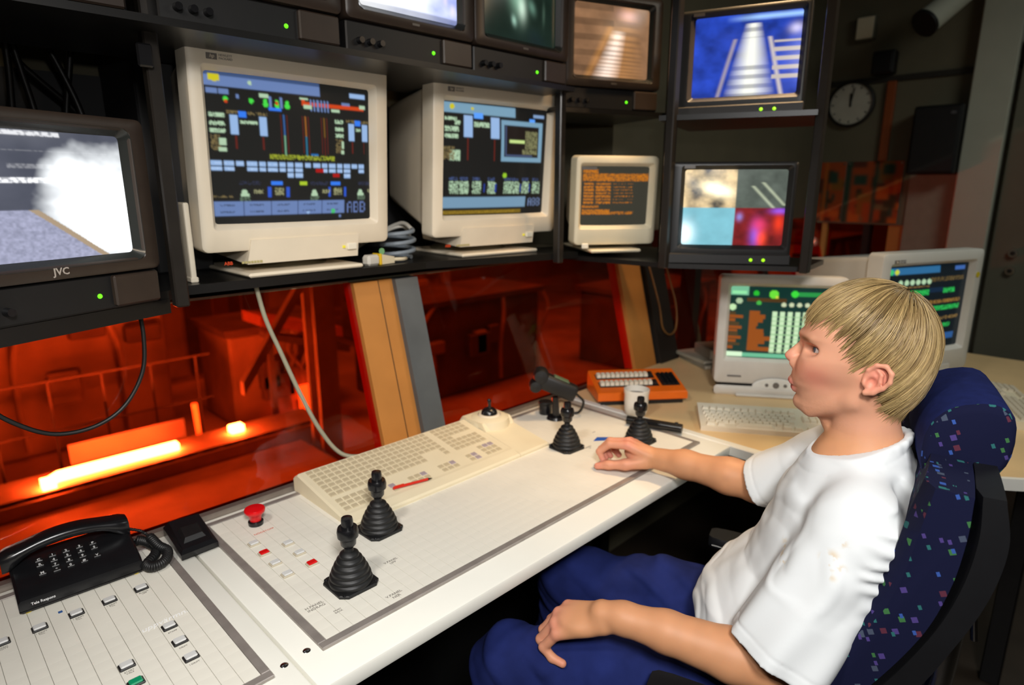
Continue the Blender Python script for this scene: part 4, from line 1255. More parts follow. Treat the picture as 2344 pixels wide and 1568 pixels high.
# right wing of the desk
wing = thing('corner_desk', 'tan desk wing at right carrying keyboard, cup and monitors', 'desk', (0, 0, 0))
wp = [(1.606, 1.345), (1.606, 0.58), (1.64, 0.50), (2.0, 0.02), (3.3, 0.02), (3.3, 1.345)]
MB().prism(wp, ZTOP - 0.028, ZTOP).build('desk_top', M_lam, wing)
edge = [Vector((x, y, 0)) for x, y in wp[:5]]
for a_, b_ in zip(edge[1:-1], edge[2:]):
    d = (b_ - a_).normalized()
    n_ = Vector((d.y, -d.x, 0))
    q = [a_, b_, b_ - n_ * -0.012, a_ - n_ * -0.012]
    MB().loops([[(p.x, p.y, ZTOP - 0.03) for p in q], [(p.x, p.y, ZTOP + 0.0012) for p in q]], True, True).build('edge_band', M_top, wing)
MB().rbox(1.596, 1.624, 0.58, 1.345, ZTOP - 0.03, ZTOP + 0.0015, 0.003).build('edge_band', M_top, wing)
for (x, y) in ((1.72, 0.62), (2.15, 0.10), (3.2, 0.10), (3.2, 1.25), (1.72, 1.25)):
    MB().rbox(x, x + 0.05, y, y + 0.05, 0.0, ZTOP - 0.028, 0.004).build('leg', M_ped, wing)
MB().box(2.0, 2.5, 0.30, 0.32, 0.1, ZTOP - 0.028).build('modesty_panel', mat('beige_panel', S(150, 140, 116), 0.6), wing)

# ================================================================== keyboards
key_cache = {}


def key_mesh(w, d, h, m):
    k = (round(w, 4), round(d, 4), round(h, 4), m.name)
    if k not in key_cache:
        a, b_ = w / 2, d / 2
        key_cache[k] = MB().loops([[(-a, -b_, 0), (a, -b_, 0), (a, b_, 0), (-a, b_, 0)], [(-a * .78, -b_ * .72, h), (a * .78, -b_ * .72, h), (a * .78, b_ * .84, h), (-a * .78, b_ * .84, h)]], False, True).mesh('key', m)
    return key_cache[k]


M_key = mat('ivory_key', S(232, 222, 200), 0.5, var=0.03)
M_keyg = mat('grey_beige_key', S(206, 194, 170), 0.5, var=0.04)


def pc_keyboard(label, loc, rz, m_case, m_key, W=0.455, D=0.165):
    t = thing('keyboard', label, 'keyboard', loc, rz, 'computer keyboards on the desk wing')
    al = math.atan2(0.018, D)
    MB().add([(0, 0, 0), (W, 0, 0), (W, D, 0), (0, D, 0), (0, 0, 0.014), (W, 0, 0.014), (W, D, 0.032), (0, D, 0.032)], BOXF).build('case', m_case, t)
    p = 0.0192

    def put(x, y, w=1.0):
        obj('key', key_mesh(p * w - 0.0012, p - 0.0012, 0.008, m_key), t, (x, y, 0.0138 + y * 0.018 / D), (al, 0, 0))
    for row, (x0, n, last) in enumerate(((0.0, 3, 0), (0.012, 12, 0), (0.008, 13, 0), (0.004, 13, 0), (0.0, 14, 0))):
        y = 0.018 + row * p
        if row == 0:
            for (x, w) in ((0.03, 1.4), (0.06, 1.2), (0.155, 6.0), (0.245, 1.4), (0.275, 1.2)):
                put(x, y, w)
        else:
            for k in range(n):
                put(0.022 + x0 + k * p, y)
    for k in range(12):
        put(0.022 + k * p * 1.12 + (k // 4) * 0.008, 0.018 + 5.5 * p)
    for r_ in range(5):
        for k in range(4):
            put(0.372 + k * p, 0.018 + r_ * p)
    for r_ in (0, 3, 4):
        for k in range(3):
            put(0.308 + k * p, 0.018 + r_ * p)
    return t


pc_keyboard('white keyboard in front of the green screen monitor', (1.645, 0.853, ZTOP), -56.6, M_cream, M_key)
pc_keyboard('beige keyboard at the right picture edge behind the headrest', (2.36, 0.085, ZTOP), 22, M_beige, M_keyg)

# the large operator keyboard with the joystick ball module
ok = thing('operator_keyboard', 'large beige sloping operator keyboard with flat key fields', 'keyboard', (0.607, 1.088, ZTOP + 0.005))
KW, KD, KF, KB = 0.513, 0.247, 0.010, 0.050
sl = (KB - KF) / KD
ka = math.atan(sl)


def kz(y):
    return KF + y * sl


MB().loops([[(0.0, y, 0.0), (0.0, y, z - 0.004), (0.004, y + 0.0, z), (KW - 0.0005, y, z), (KW - 0.0005, y, 0.0)] for y, z in ((0, KF - 0.004), (0.004, KF), (KD * 0.12, kz(KD * 0.12) + 0.001), (KD * 0.16, kz(KD * 0.16)), (KD - 0.02, kz(KD - 0.02)), (KD, KB - 0.016))], True, True).build('case', M_beige, ok)
M_k1 = mat('membrane_key', S(188, 174, 144), 0.55, var=0.06)
M_k2 = mat('mauve_key', S(160, 146, 152), 0.55, var=0.06)
M_k3 = mat('pale_key', S(222, 212, 188), 0.55)


def okey(x, y, w=0.0158, d=0.0142, m=None):
    obj('key', key_mesh(w, d, 0.0022, m or M_k1), ok, (x, y, kz(y) - 0.0002), (ka, 0, 0))


kp = 0.0182
for i in range(26):
    for j in range(7):
        if 15 <= i <= 17 and j < 2:
            continue
        if i in (19,) or (i > 21 and j in (3,)):
            continue
        okey(0.026 + i * kp, 0.112 + j * 0.0172, 0.0160, 0.0146)
for (i0, i1, j0, j1) in ((0, 5, 0, 2), (7, 8, 0, 1), (10, 13, 0, 1), (15, 18, 0, 1), (20, 22, 0, 1), (23, 26, 0, 2)):
    for i in range(i0, i1):
        for j in range(j0, j1 + 1):
            if j > 2:
                continue
            okey(0.026 + i * kp, 0.050 + j * 0.0172, m=M_k2 if (i, j) in ((4, 0), (7, 1), (12, 1), (17, 1), (21, 1), (21, 0), (25, 2), (24, 2)) else None)
tb = thing('joystick_ball_module', 'beige end module of the operator keyboard with a black domed stick', 'control module', (0.607 + KW + 0.001, 1.088, ZTOP + 0.005))
TW = 0.114
MB().loops([[(0.0, y, 0.0), (0.0, y, z), (TW - 0.004, y, z), (TW, y, z - 0.004), (TW, y, 0.0)] for y, z in ((0, KF - 0.004), (0.004, KF), (KD * 0.55, kz(KD * 0.55)), (KD * 0.62, KB + 0.002), (KD - 0.012, KB + 0.004), (KD, KB - 0.01))], True, True).build('case', M_beige, tb)
TC = (0.036, 0.182)
MB().lathe([(0.060, -0.02), (0.056, 0.002), (0.046, 0.007), (0.034, 0.009)], 32, Matrix.Translation((TC[0] + 0.02, TC[1], KB))).build('round_housing', M_beige, tb, 40)
MB().lathe([(0.033, 0.0), (0.029, 0.004), (0.024, 0.004)], 28, Matrix.Translation((TC[0] + 0.02, TC[1], KB + 0.008))).build('ring', M_cream, tb, 40)
MB().lathe([(0.024, 0.0), (0.022, 0.010), (0.015, 0.017), (0.006, 0.020), (0.0045, 0.030), (0.0055, 0.034), (0.006, 0.042), (0.004, 0.045), (0.0, 0.0455)], 28, Matrix.Translation((TC[0] + 0.02, TC[1], KB + 0.010))).build('domed_stick', M_gloss, tb, 40)
pen = thing('red_pen', 'thin red pen lying across the operator keyboard', 'pen', (0, 0, 0))
pa, pb = Vector((0.752, 1.139, 0.778)), Vector((0.852, 1.122, 0.7755))
pd = (pb - pa)
MB().cyl(pa, pa + pd * 0.88, 0.0034, None, 10).build('barrel', mat('red_pen_plastic', S(200, 30, 16), 0.3), pen, 40)
MB().cyl(pa + pd * 0.88, pb, 0.0032, 0.0006, 10).build('tip', M_muldark, pen, 40)
MB().rbox(-0.012, 0.012, -0.001, 0.001, -0.0008, 0.0008, 0.0003, M=Matrix.Translation(pa + pd * 0.15 + Vector((0, 0, 0.0042))) @ Matrix.Rotation(math.atan2(pd.y, pd.x), 4, 'Z')).build('clip', M_abb, pen)

# ================================================================== telephone
ph = thing('telephone', 'black desk telephone with its handset on the cradle', 'telephone', (0.069, 1.228, ZT_), -2)
PW, PD = 0.186, 0.128
MB().loops([[(0.004, y, z0), (0.0, y, z0 + 0.004), (0.0, y, z1 - 0.004), (0.004, y, z1), (PW - 0.004, y, z1), (PW, y, z1 - 0.004), (PW, y, z0 + 0.004), (PW - 0.004, y, z0)]
            for y, z0, z1 in ((0.0, 0.004, 0.010), (0.004, 0.002, 0.024), (0.014, 0.001, 0.030), (0.03, 0.001, 0.034), (0.090, 0.001, 0.052), (0.118, 0.001, 0.054), (PD, 0.003, 0.046))], True, True).build('body', M_gloss, ph, 30)
ps = math.atan2(0.018, 0.06)
dig = [['C', 'R', 'M'], ['1', '4', '7', '*'], ['2', '5', '8', '0'], ['3', '6', '9', '#'], ['P', 'S', 'V']]
for ci, colk in enumerate(dig):
    for ri, ch in enumerate(colk):
        if len(colk) == 3:
            y = (0.080, 0.068, 0.047)[ri]
        else:
            y = 0.082 - ri * 0.0125
        x = 0.042 + ci * 0.0205
        z = 0.034 + (y - 0.03) * 0.3
        k_ = MB().rbox(-0.006, 0.006, -0.004, 0.004, -0.001, 0.003, 0.001).build('key', M_bsock, ph, None, (x, y, z), (ps, 0, 0))
        text(ch, 0.0072, M_white, k_, (0, 0, 0.0031), name='digit', ext=0.0001, bold=True)
text('Tele Respons', 0.0062, M_white, ph, (0.034, 0.0002, 0.0155), (R(78), 0, 0), ext=0.0002, bold=True)
for x in (0.012, PW - 0.012):
    MB().cyl((x, 0.008, -0.0045), (x, 0.008, 0.002), 0.005, None, 10).build('foot', mat('yellowed_rubber', S(190, 170, 60), 0.6), ph)
hs_ = MB()
ls = []
for k in range(19):
    u = k / 18
    x = -0.010 + u * 0.196
    arch = math.sin(math.pi * u)
    zc = 0.062 + 0.020 * arch
    e = abs(2 * u - 1)
    hw = 0.020 + 0.005 * max(0, e - 0.5) * 2
    hh = 0.010 + 0.012 * max(0, (e - 0.62)) / 0.38
    if k in (0, 18):
        hw, hh = hw * 0.8, hh * 0.8
    zc -= 0.5 * max(0, hh - 0.010)
    ls.append([(x, 0.098 + hw * math.copysign(abs(math.cos(a)) ** 0.6, math.cos(a)), zc + hh * math.copysign(abs(math.sin(a)) ** 0.6, math.sin(a))) for a in [2 * math.pi * i / 16 for i in range(16)]])
hs_.loops(ls, True, True).build('handset', M_gloss, ph, 50)
path = spline([(PW - 0.002, 0.085, 0.030), (PW + 0.018, 0.082, 0.022), (PW + 0.030, 0.070, 0.014), (PW + 0.034, 0.050, 0.012), (PW + 0.024, 0.026, 0.012), (PW + 0.006, 0.004, 0.012), (PW + 0.010, -0.012, 0.012), (PW + 0.026, -0.012, 0.012), (PW + 0.040, 0.004, 0.012), (PW + 0.046, 0.022, 0.016), (PW + 0.036, 0.040, 0.022), (PW + 0.030, 0.062, 0.030), (PW + 0.022, 0.090, 0.036), (PW + 0.008, 0.106, 0.040), (PW - 0.004, 0.11, 0.044)], 14)
hel = []
for i, p in enumerate(path):
    tg = (path[min(i + 1, len(path) - 1)] - path[max(i - 1, 0)]).normalized()
    sd = tg.cross(Vector((0, 0, 1))).normalized()
    up = sd.cross(tg)
    for k in range(4):
        f = k / 4
        q = p.lerp(path[min(i + 1, len(path) - 1)], f)
        a = (i + f) * 2 * math.pi / 2.6
        w_ = 0.0072 if 6 < i < len(path) - 40 else 0.0008
        hel.append(q + (sd * math.cos(a) + up * math.sin(a)) * w_)
MB().tube(hel, 0.0024, 6, 0).build('coiled_cord', M_black, ph, 60)

bx_ = thing('intercom_box', 'black wedge shaped desk box standing across the seam of the consoles', 'box', (0.318, 1.213, ZT_), 0)
MB().loops([[(-0.001, 0.0, 0), (0.069, 0.002, 0), (0.074, 0.112, 0), (0.004, 0.120, 0)], [(-0.001, 0.0, 0.010), (0.069, 0.002, 0.010), (0.074, 0.112, 0.018), (0.004, 0.120, 0.018)],
            [(0.006, 0.010, 0.016), (0.062, 0.011, 0.016), (0.068, 0.100, 0.034), (0.012, 0.106, 0.034)]], True, True).build('body', M_gloss, bx_)
MB().loops([[(0.012, 0.024, 0.017), (0.056, 0.025, 0.017), (0.058, 0.070, 0.026), (0.016, 0.074, 0.026)], [(0.018, 0.030, 0.028), (0.050, 0.031, 0.028), (0.052, 0.062, 0.034), (0.021, 0.065, 0.034)]], True, True).build('raised_pad', M_black, bx_)

# ================================================================== small things at the far end of the console and on the wing
ho = thing('hand_set_holder', 'black hand set tilted on its stand behind the third joystick', 'hand set', (1.408, 1.215, ZT_), -45)
MB().cyl((0, 0, 0), (0, 0, 0.008), 0.030, 0.026, 22).build('foot', M_gloss, ho, 40)
MB().cyl((0, 0, 0.008), (-0.004, 0, 0.07), 0.012, 0.010, 14).build('neck', M_gloss, ho, 40)
hm = Matrix.Translation((0.0, 0.0, 0.105)) @ Matrix.Rotation(R(24), 4, 'Y')
MB().rbox(-0.062, 0.066, -0.022, 0.022, -0.026, 0.026, 0.012, 3, hm).build('hand_set', M_black, ho, 40)
MB().lathe([(0.0, -0.028), (0.020, -0.026), (0.024, -0.016), (0.024, 0.016), (0.020, 0.026), (0.0, 0.028)], 20, hm @ Matrix.Translation((-0.058, 0, 0.012)) @ Matrix.Rotation(R(90), 4, 'X')).build('ear_piece', M_black, ho, 40)
MB().lathe([(0.0, -0.026), (0.017, -0.024), (0.020, -0.014), (0.020, 0.014), (0.017, 0.024), (0.0, 0.026)], 20, hm @ Matrix.Translation((-0.060, 0, -0.024)) @ Matrix.Rotation(R(90), 4, 'X')).build('mouth_piece', M_black, ho, 40)
MB().rbox(-0.02, 0.03, -0.014, 0.014, 0.0255, 0.0285, 0.001, 1, hm).build('label_plate', mat('dull_green_label', S(90, 110, 84), 0.5), ho)
MB().tube([(0.062, 0.0, 0.078), (0.085, 0.01, 0.05), (0.075, 0.03, 0.01), (0.045, 0.035, 0.004)], 0.004, 8).build('cord', M_black, ho, 50)
po = thing('film_pot', 'small black pot beside the black hand set', 'pot', (1.418, 1.268, ZTOP + 0.0003))
MB().lathe([(0.0, 0), (0.019, 0), (0.020, 0.003), (0.020, 0.036), (0.021, 0.037), (0.021, 0.043), (0.019, 0.045), (0.0, 0.045)], 22).build('pot', M_gloss, po, 40)
MB().lathe([(0.0215, 0.036), (0.0222, 0.037), (0.0222, 0.044), (0.0205, 0.0458), (0.0, 0.0462)], 22).build('lid', M_black, po, 40)
cu = thing('coffee_cup', 'white straight sided cup beside the orange panel', 'cup', (1.612, 1.060, ZTOP + 0.0015))
MB().lathe([(0.0, 0.0), (0.024, 0.0), (0.030, 0.006), (0.0355, 0.020), (0.0375, 0.050), (0.0375, 0.072), (0.0395, 0.078), (0.0398, 0.088), (0.0375, 0.0885), (0.0365, 0.078), (0.034, 0.040), (0.028, 0.010), (0.0, 0.008)], 36).build('cup_body', mat('white_china', S(236, 228, 214), 0.25, var=0.02), cu, 40)
MB().lathe([(0.0, 0.070), (0.0355, 0.070)], 30).build('coffee', mat('coffee', S(40, 22, 12), 0.1), cu)
op = thing('orange_panel', 'orange key panel with two rows of pale keys and a black keypad', 'control panel', (1.598, 1.198, ZTOP), -38.5)
OW, OD = 0.305, 0.155
M_or = mat('orange_plastic', S(232, 104, 16), 0.45, var=0.05)
MB().loops([[(0, y, z0), (0, y, z1 - 0.003), (0.003, y, z1), (OW - 0.003, y, z1), (OW, y, z1 - 0.003), (OW, y, z0)] for y, z0, z1 in ((0.0, 0.018, 0.040), (0.004, 0.015, 0.044), (OD, 0.015, 0.078), (OD + 0.004, 0.018, 0.070))], True, True).build('case', M_or, op)
MB().box(0.012, OW - 0.012, 0.008, OD - 0.01, 0.0, 0.016).build('plinth', M_bsock, op)
oa = math.atan2(0.034, OD)


def oz(y):
    return 0.044 + (y - 0.004) * 0.034 / (OD - 0.004)


for r_, (y, n) in enumerate(((0.055, 12), (0.108, 12))):
    MB().box(-0.102, 0.102, -0.017, 0.017, -0.001, 0.0012).build('key_well', M_bsock, op, None, (0.118, y, oz(y)), (oa, 0, 0))
    for k in range(n):
        m_ = M_bsock if k == n - 1 else M_key
        obj('key', key_mesh(0.0142, 0.022, 0.011, m_), op, (0.027 + k * 0.0165, y + 0.002, oz(y) + 0.001), (oa, 0, 0))
MB().box(-0.032, 0.032, -0.042, 0.042, -0.001, 0.0012).build('key_well', M_bsock, op, None, (0.262, 0.080, oz(0.08)), (oa, 0, 0))
for i in range(4):
    for j in range(5):
        y = 0.080 - 0.032 + j * 0.016
        obj('key', key_mesh(0.0125, 0.0125, 0.006, M_gloss), op, (0.262 - 0.0225 + i * 0.015, y, oz(y) + 0.001), (oa, 0, 0))
hd = thing('grip_bar', 'black rounded grip bar lying behind the fourth joystick', 'grip', (0, 0, 0))
ga, gb = Vector((1.520, 1.030, 0.7705)), Vector((1.573, 0.872, 0.7695))
gd = gb - ga
MB().tube([ga, ga + gd * 0.02, ga + gd * 0.08, ga + gd * 0.5, ga + gd * 0.92, ga + gd * 0.98, gb], lambda u: 0.0135 * min(1, 0.45 + 9 * min(u, 1 - u)), 14, 4).build('bar', M_gloss, hd, 50)
MB().cyl(gb - gd * 0.11 + Vector((0, 0, 0.0125)), gb - gd * 0.11 + Vector((0, 0, 0.016)), 0.006, 0.005, 14).build('button', M_black, hd, 40)
for k, (dx, dy, dz, w_, d_, h_, a_) in enumerate(((0, 0, 0, 0.24, 0.20, 0.018, -30), (0.01, 0.01, 0.018, 0.22, 0.19, 0.014, -24), (0.045, 0.005, 0.032, 0.16, 0.14, 0.040, -36))):
    bk = thing('binder', ['lowest grey binder of the small pile by the corner pane', 'middle grey binder of the small pile by the corner pane', 'thick pale box file on top of the small pile by the corner pane'][k], 'binder', (2.24 + dx, 1.165 + dy, ZTOP + dz), a_, 'pile by the corner pane')
    MB().rbox(0, w_, 0, d_, 0.0, h_, 0.002).build('cover', mat('grey_binder_%d' % (k % 2), S(150, 146, 130) if k % 2 else S(126, 122, 108), 0.6), bk)
    MB().box(0.004, w_ + 0.001, -0.001, d_ - 0.004, 0.003, h_ - 0.003).build('pages', mat('paper_edge', S(206, 200, 184), 0.8), bk)
gm = crt('green_screen_monitor', 'grey monitor with a green and white table on screen', (1.995, 1.000, ZTOP), -56, 0.405, 0.375, (0.040, 0.365, 0.092, 0.335), img_green(), -2, mat('warm_grey_plastic', S(206, 200, 190), 0.5, var=0.03), chin=False, depth=0.36, logo=False, stand=0.040)
c = gm.children[0]
MB().loops([rrect(0.40, 0.034, 0.012, -0.003, 0.2025, 0.017), rrect(0.36, 0.018, 0.006, -0.012, 0.2025, 0.019)], False, True).build('lower_lip', mat('warm_grey_plastic', S(206, 200, 190), 0.5), c, 40)
MB().lathe([(0.075, 0.0), (0.07, 0.004), (0.0, 0.005)], 30, Matrix.Translation((0.2025, -0.003, 0.034)) @ Matrix.Rotation(R(90), 4, 'X') @ Matrix.Diagonal((1, 0.42, 1, 1))).build('control_shield', mat('pale_shield', S(222, 220, 212), 0.5), c, 40)
for (x, r_) in ((0.175, 0.006), (0.205, 0.011), (0.235, 0.006)):
    MB().cyl((x, -0.007, 0.042), (x, -0.010, 0.042), r_, r_ * 0.9, 16).build('control_button', M_ink, c, 40)
MB().box(0.044, 0.09, -0.0008, 0, 0.064, 0.070).build('badge', M_ink, c)
MB().rbox(0.02, 0.385, 0.0, 0.26, 0.0, 0.036, 0.008).build('plinth', M_tvdark, gm)
hr = crt('operator_monitor', 'grey white monitor turned away at the right, blue and green lines on screen', (2.245, 0.585, ZTOP), -22, 0.50, 0.425, (0.050, 0.452, 0.088, 0.378), img_station(), 0, M_grey_plastic, depth=0.44, group=HPG, stand=0.072)
MB().lathe([(0, 0.0012), (0.010, 0.0012), (0.010, 0)], 20, Matrix.Translation((0.478, 0, 0.408)) @ Matrix.Rotation(R(90), 4, 'X')).build('sticker', mat('yellow_sticker', S(190, 170, 30), 0.6), hr.children[0])
rngp = random.Random(4)
for k, (x, y, a_, dz) in enumerate(((1.93, 0.36, 20, 0.0), (1.95, 0.33, 8, 0.0012), (1.90, 0.41, 40, 0.0024))):
    p_ = thing('paper_sheet', ['lowest loose paper sheet on the desk behind the headrest', 'middle loose paper sheet on the desk behind the headrest', 'top loose paper sheet on the desk behind the headrest'][k], 'paper', (x, y, ZTOP + 0.0005 + dz), a_, 'loose sheets behind the headrest')
    MB().box(0, 0.21, 0, 0.15, 0, 0.001).build('sheet', mat('paper_white', S(226, 220, 204), 0.8), p_)
    for q in range(6):
        MB().box(0.02, 0.15 + rngp.uniform(0, 0.04), 0.02 + q * 0.019, 0.023 + q * 0.019, 0.001, 0.0012).build('print_line', M_ink, p_)

# ================================================================== implicit surfaces for soft and organic shapes
V3 = lambda *p: np.array(p, dtype=np.float32)


def prim(fn, lo, hi, op='u', k=0.01):
    return dict(fn=fn, lo=np.array(lo, float), hi=np.array(hi, float), op=op, k=k)


def ell(c, r, op='u', k=0.01, rot=None):
    c, r = V3(*c), V3(*r)
    m_ = np.array(rot, dtype=np.float32) if rot is not None else None

    def fn(p):
        q = p - c
        if m_ is not None:
            q = q @ m_
        k0 = np.sqrt(((q / r) ** 2).sum(-1))
        k1 = np.sqrt(((q / (r * r)) ** 2).sum(-1)) + 1e-9
        return k0 * (k0 - 1) / k1
    R_ = max(r) if m_ is not None else r
    return prim(fn, c - R_, c + R_, op, k)


def cap(a, b, ra, rb=None, op='u', k=0.01, flat=None):
    """tapered capsule; flat = (axis vector, factor) thins it along that axis"""
    a, b = V3(*a), V3(*b)
    rb = ra if rb is None else rb
    d = b - a
    dd = float(d @ d) + 1e-12

    def fn(p):
        q = p - a
        t = np.clip((q @ d) / dd, 0, 1)
        v = q - t[..., None] * d
        if flat is not None:
            ax_ = V3(*flat[0])
            ax_ = ax_ / np.linalg.norm(ax_)
            v = v + (v @ ax_)[..., None] * ax_ * (1 / flat[1] - 1)
        return np.sqrt((v * v).sum(-1)) - (ra + (rb - ra) * t)
    m_ = max(ra, rb)
    return prim(fn, np.minimum(a, b) - m_, np.maximum(a, b) + m_, op, k)


def chain(pts, rs, op='u', k=0.006, flat=None):
    return [cap(pts[i], pts[i + 1], rs[i], rs[i + 1], op, k, flat) for i in range(len(pts) - 1)]


def loft(tab, ex=2.3, k=0.02, op='u'):
    """stack of rounded sections: rows (z, front, back, half width) with the front along -x"""
    tab = sorted(tab)
    T = np.array(tab, dtype=np.float32)

    def fn(p):
        z = p[..., 2]
        fr, bk, hw = (np.interp(z, T[:, 0], T[:, i]).astype(np.float32) for i in (1, 2, 3))
        ca, ra = (fr + bk) / 2, (bk - fr) / 2
        q = ((np.abs(p[..., 0] - ca) / ra) ** ex + (np.abs(p[..., 1]) / hw) ** ex) ** (1 / ex)
        d = (q - 1) * np.minimum(ra, hw)
        return np.maximum(d, np.maximum(T[0, 0] - z, z - T[-1, 0]))
    return prim(fn, (T[:, 1].min(), -T[:, 3].max(), T[0, 0]), (T[:, 2].max(), T[:, 3].max(), T[-1, 0]), op, k)


def smin(a, b, k):
    h = np.clip(0.5 + 0.5 * (b - a) / k, 0, 1)
    return b + (a - b) * h - k * h * (1 - h)


def polygonise(prims, h, post=None, B=28):
    un = [p for p in prims if p['op'] == 'u']
    lo = np.min([p['lo'] for p in un], 0) - 4 * h
    hi = np.max([p['hi'] for p in un], 0) + 4 * h
    nb = np.ceil((hi - lo) / (h * B)).astype(int)
    N = nb * B + 2
    ids, pos, faces = [], [], []
    for bi in np.ndindex(*nb):
        i0 = np.array(bi) * B
        bl, bh = lo + i0 * h, lo + (i0 + B) * h
        act = [p for p in prims if np.all(p['hi'] + 2 * p['k'] + 4 * h > bl) and np.all(p['lo'] - 2 * p['k'] - 4 * h < bh)]
        if not any(p['op'] == 'u' for p in act):
            continue
        g = [np.arange(B + 1, dtype=np.float32) * h + bl[i] for i in range(3)]
        p = np.stack(np.meshgrid(*g, indexing='ij'), -1).astype(np.float32)
        f = np.full(p.shape[:3], 0.08, np.float32)
        for q in act:
            d = q['fn'](p)
            if q['op'] == 'u':
                f = smin(f, d, q['k'])
            elif q['op'] == 's':
                f = -smin(-f, d, q['k'])
            else:
                f = np.maximum(f, d)
        if post is not None:
            f = post(p, f)
        s = f < 0
        if s.all() or not s.any():
            continue
        cn = [s[a:a + B, b:b + B, c:c + B] for a in (0, 1) for b in (0, 1) for c in (0, 1)]
        cnt = sum(x.astype(np.int8) for x in cn)
        mx = (cnt > 0) & (cnt < 8)
        ci, cj, ck = np.nonzero(mx)
        acc = np.zeros((len(ci), 3))
        num = np.zeros(len(ci))
        for a in range(3):
            for u in (0, 1):
                for v in (0, 1):
                    o0 = [0, 0, 0]
                    oth = [x for x in range(3) if x != a]
                    o0[oth[0]], o0[oth[1]] = u, v
                    o1 = list(o0)
                    o1[a] = 1
                    f0 = f[ci + o0[0], cj + o0[1], ck + o0[2]]
                    f1 = f[ci + o1[0], cj + o1[1], ck + o1[2]]
                    m = (f0 < 0) != (f1 < 0)
                    t = np.where(m, f0 / np.where(m, f0 - f1, 1), 0)
                    q = np.array(o0, float)[None].repeat(len(ci), 0)
                    q[:, a] = t
                    acc[m] += q[m]
                    num[m] += 1
        gi = np.stack([ci, cj, ck], -1) + i0
        ids.append((gi[:, 0] * N[1] + gi[:, 1]) * N[2] + gi[:, 2])
        pos.append(lo + (gi + acc / num[:, None]) * h)
        for a in range(3):
            sl0 = [slice(0, B)] * 3
            sl1 = [slice(0, B)] * 3
            sl1[a] = slice(1, B + 1)
            s0, s1 = s[tuple(sl0)], s[tuple(sl1)]
            e = np.stack(np.nonzero(s0 != s1), -1)
            if not len(e):
                continue
            ins = s0[tuple(e.T)]
            e = e + i0
            b_, c_ = (a + 1) % 3, (a + 2) % 3
            q = []
            for (db, dc) in ((-1, -1), (0, -1), (0, 0), (-1, 0)):
                w = e.copy()
                w[:, b_] += db
                w[:, c_] += dc
                q.append((w[:, 0] * N[1] + w[:, 1]) * N[2] + w[:, 2])
            q = np.stack(q, -1)
            q[~ins] = q[~ins][:, ::-1]
            faces.append(q)
    ids, pos, faces = np.concatenate(ids), np.concatenate(pos), np.concatenate(faces)
    o_ = np.argsort(ids)
    ids, pos = ids[o_], pos[o_]
    ix = np.clip(np.searchsorted(ids, faces), 0, len(ids) - 1)
    ok_ = (ids[ix] == faces).all(1)
    return pos, ix[ok_]


def relax(pos, quads, n=2, lam=0.5):
    e = np.concatenate([quads[:, [0, 1]], quads[:, [1, 2]], quads[:, [2, 3]], quads[:, [3, 0]]])
    for _ in range(n):
        acc = np.zeros_like(pos)
        cnt = np.zeros(len(pos))
        np.add.at(acc, e[:, 0], pos[e[:, 1]])
        np.add.at(cnt, e[:, 0], 1)
        np.add.at(acc, e[:, 1], pos[e[:, 0]])
        np.add.at(cnt, e[:, 1], 1)
        pos = pos * (1 - lam) + lam * acc / np.maximum(cnt, 1)[:, None]
    return pos


def soft_obj(name, pos, quads, m, parent, cols=None):
    me = bpy.data.meshes.new(name)
    me.vertices.add(len(pos))
    me.vertices.foreach_set('co', np.asarray(pos, np.float32).ravel())
    me.loops.add(quads.size)
    me.loops.foreach_set('vertex_index', quads.astype(np.int32).ravel())
    me.polygons.add(len(quads))
    n = quads.shape[1]
    me.polygons.foreach_set('loop_start', np.arange(0, quads.size, n, dtype=np.int32))
    me.polygons.foreach_set('use_smooth', np.ones(len(quads), bool))
    if cols is not None:
        a = me.color_attributes.new('Col', 'FLOAT_COLOR', 'POINT')
        a.data.foreach_set('color', np.hstack([cols, np.ones((len(cols), 1))]).astype(np.float32).ravel())
    me.materials.append(m)
    me.update(calc_edges=True)
    me.validate()
    return obj(name, me, parent)


def vnoise(p, f, seed=0):
    """smooth value noise at points p"""
    q = p * f
    i = np.floor(q).astype(np.int64)
    t = q - i
    t = t * t * (3 - 2 * t)
    out = 0
    for dx in (0, 1):
        for dy in (0, 1):
            for dz in (0, 1):
                h = (i[..., 0] + dx) * 374761393 + (i[..., 1] + dy) * 668265263 + (i[..., 2] + dz) * 2147483647 + seed * 1274126177
                h = (h ^ (h >> 13)) * 1274126177
                v = ((h ^ (h >> 16)) & 0xffff) / 65535.0
                w = (t[..., 0] if dx else 1 - t[..., 0]) * (t[..., 1] if dy else 1 - t[..., 1]) * (t[..., 2] if dz else 1 - t[..., 2])
                out = out + v * w
    return out


def mixc(c, t, d):
    t = np.clip(t, 0, 1)[:, None]
    return c * (1 - t) + np.array(d) * t


def blob(p, c, r):
    return np.exp(-(((p - np.array(c)) / np.array(r)) ** 2).sum(-1))


# local frame of the seated man and his chair: +x to his back, +y to his right, z up
MAN = (1.155, 0.325, 0.0)
MAN_RZ = -72.7

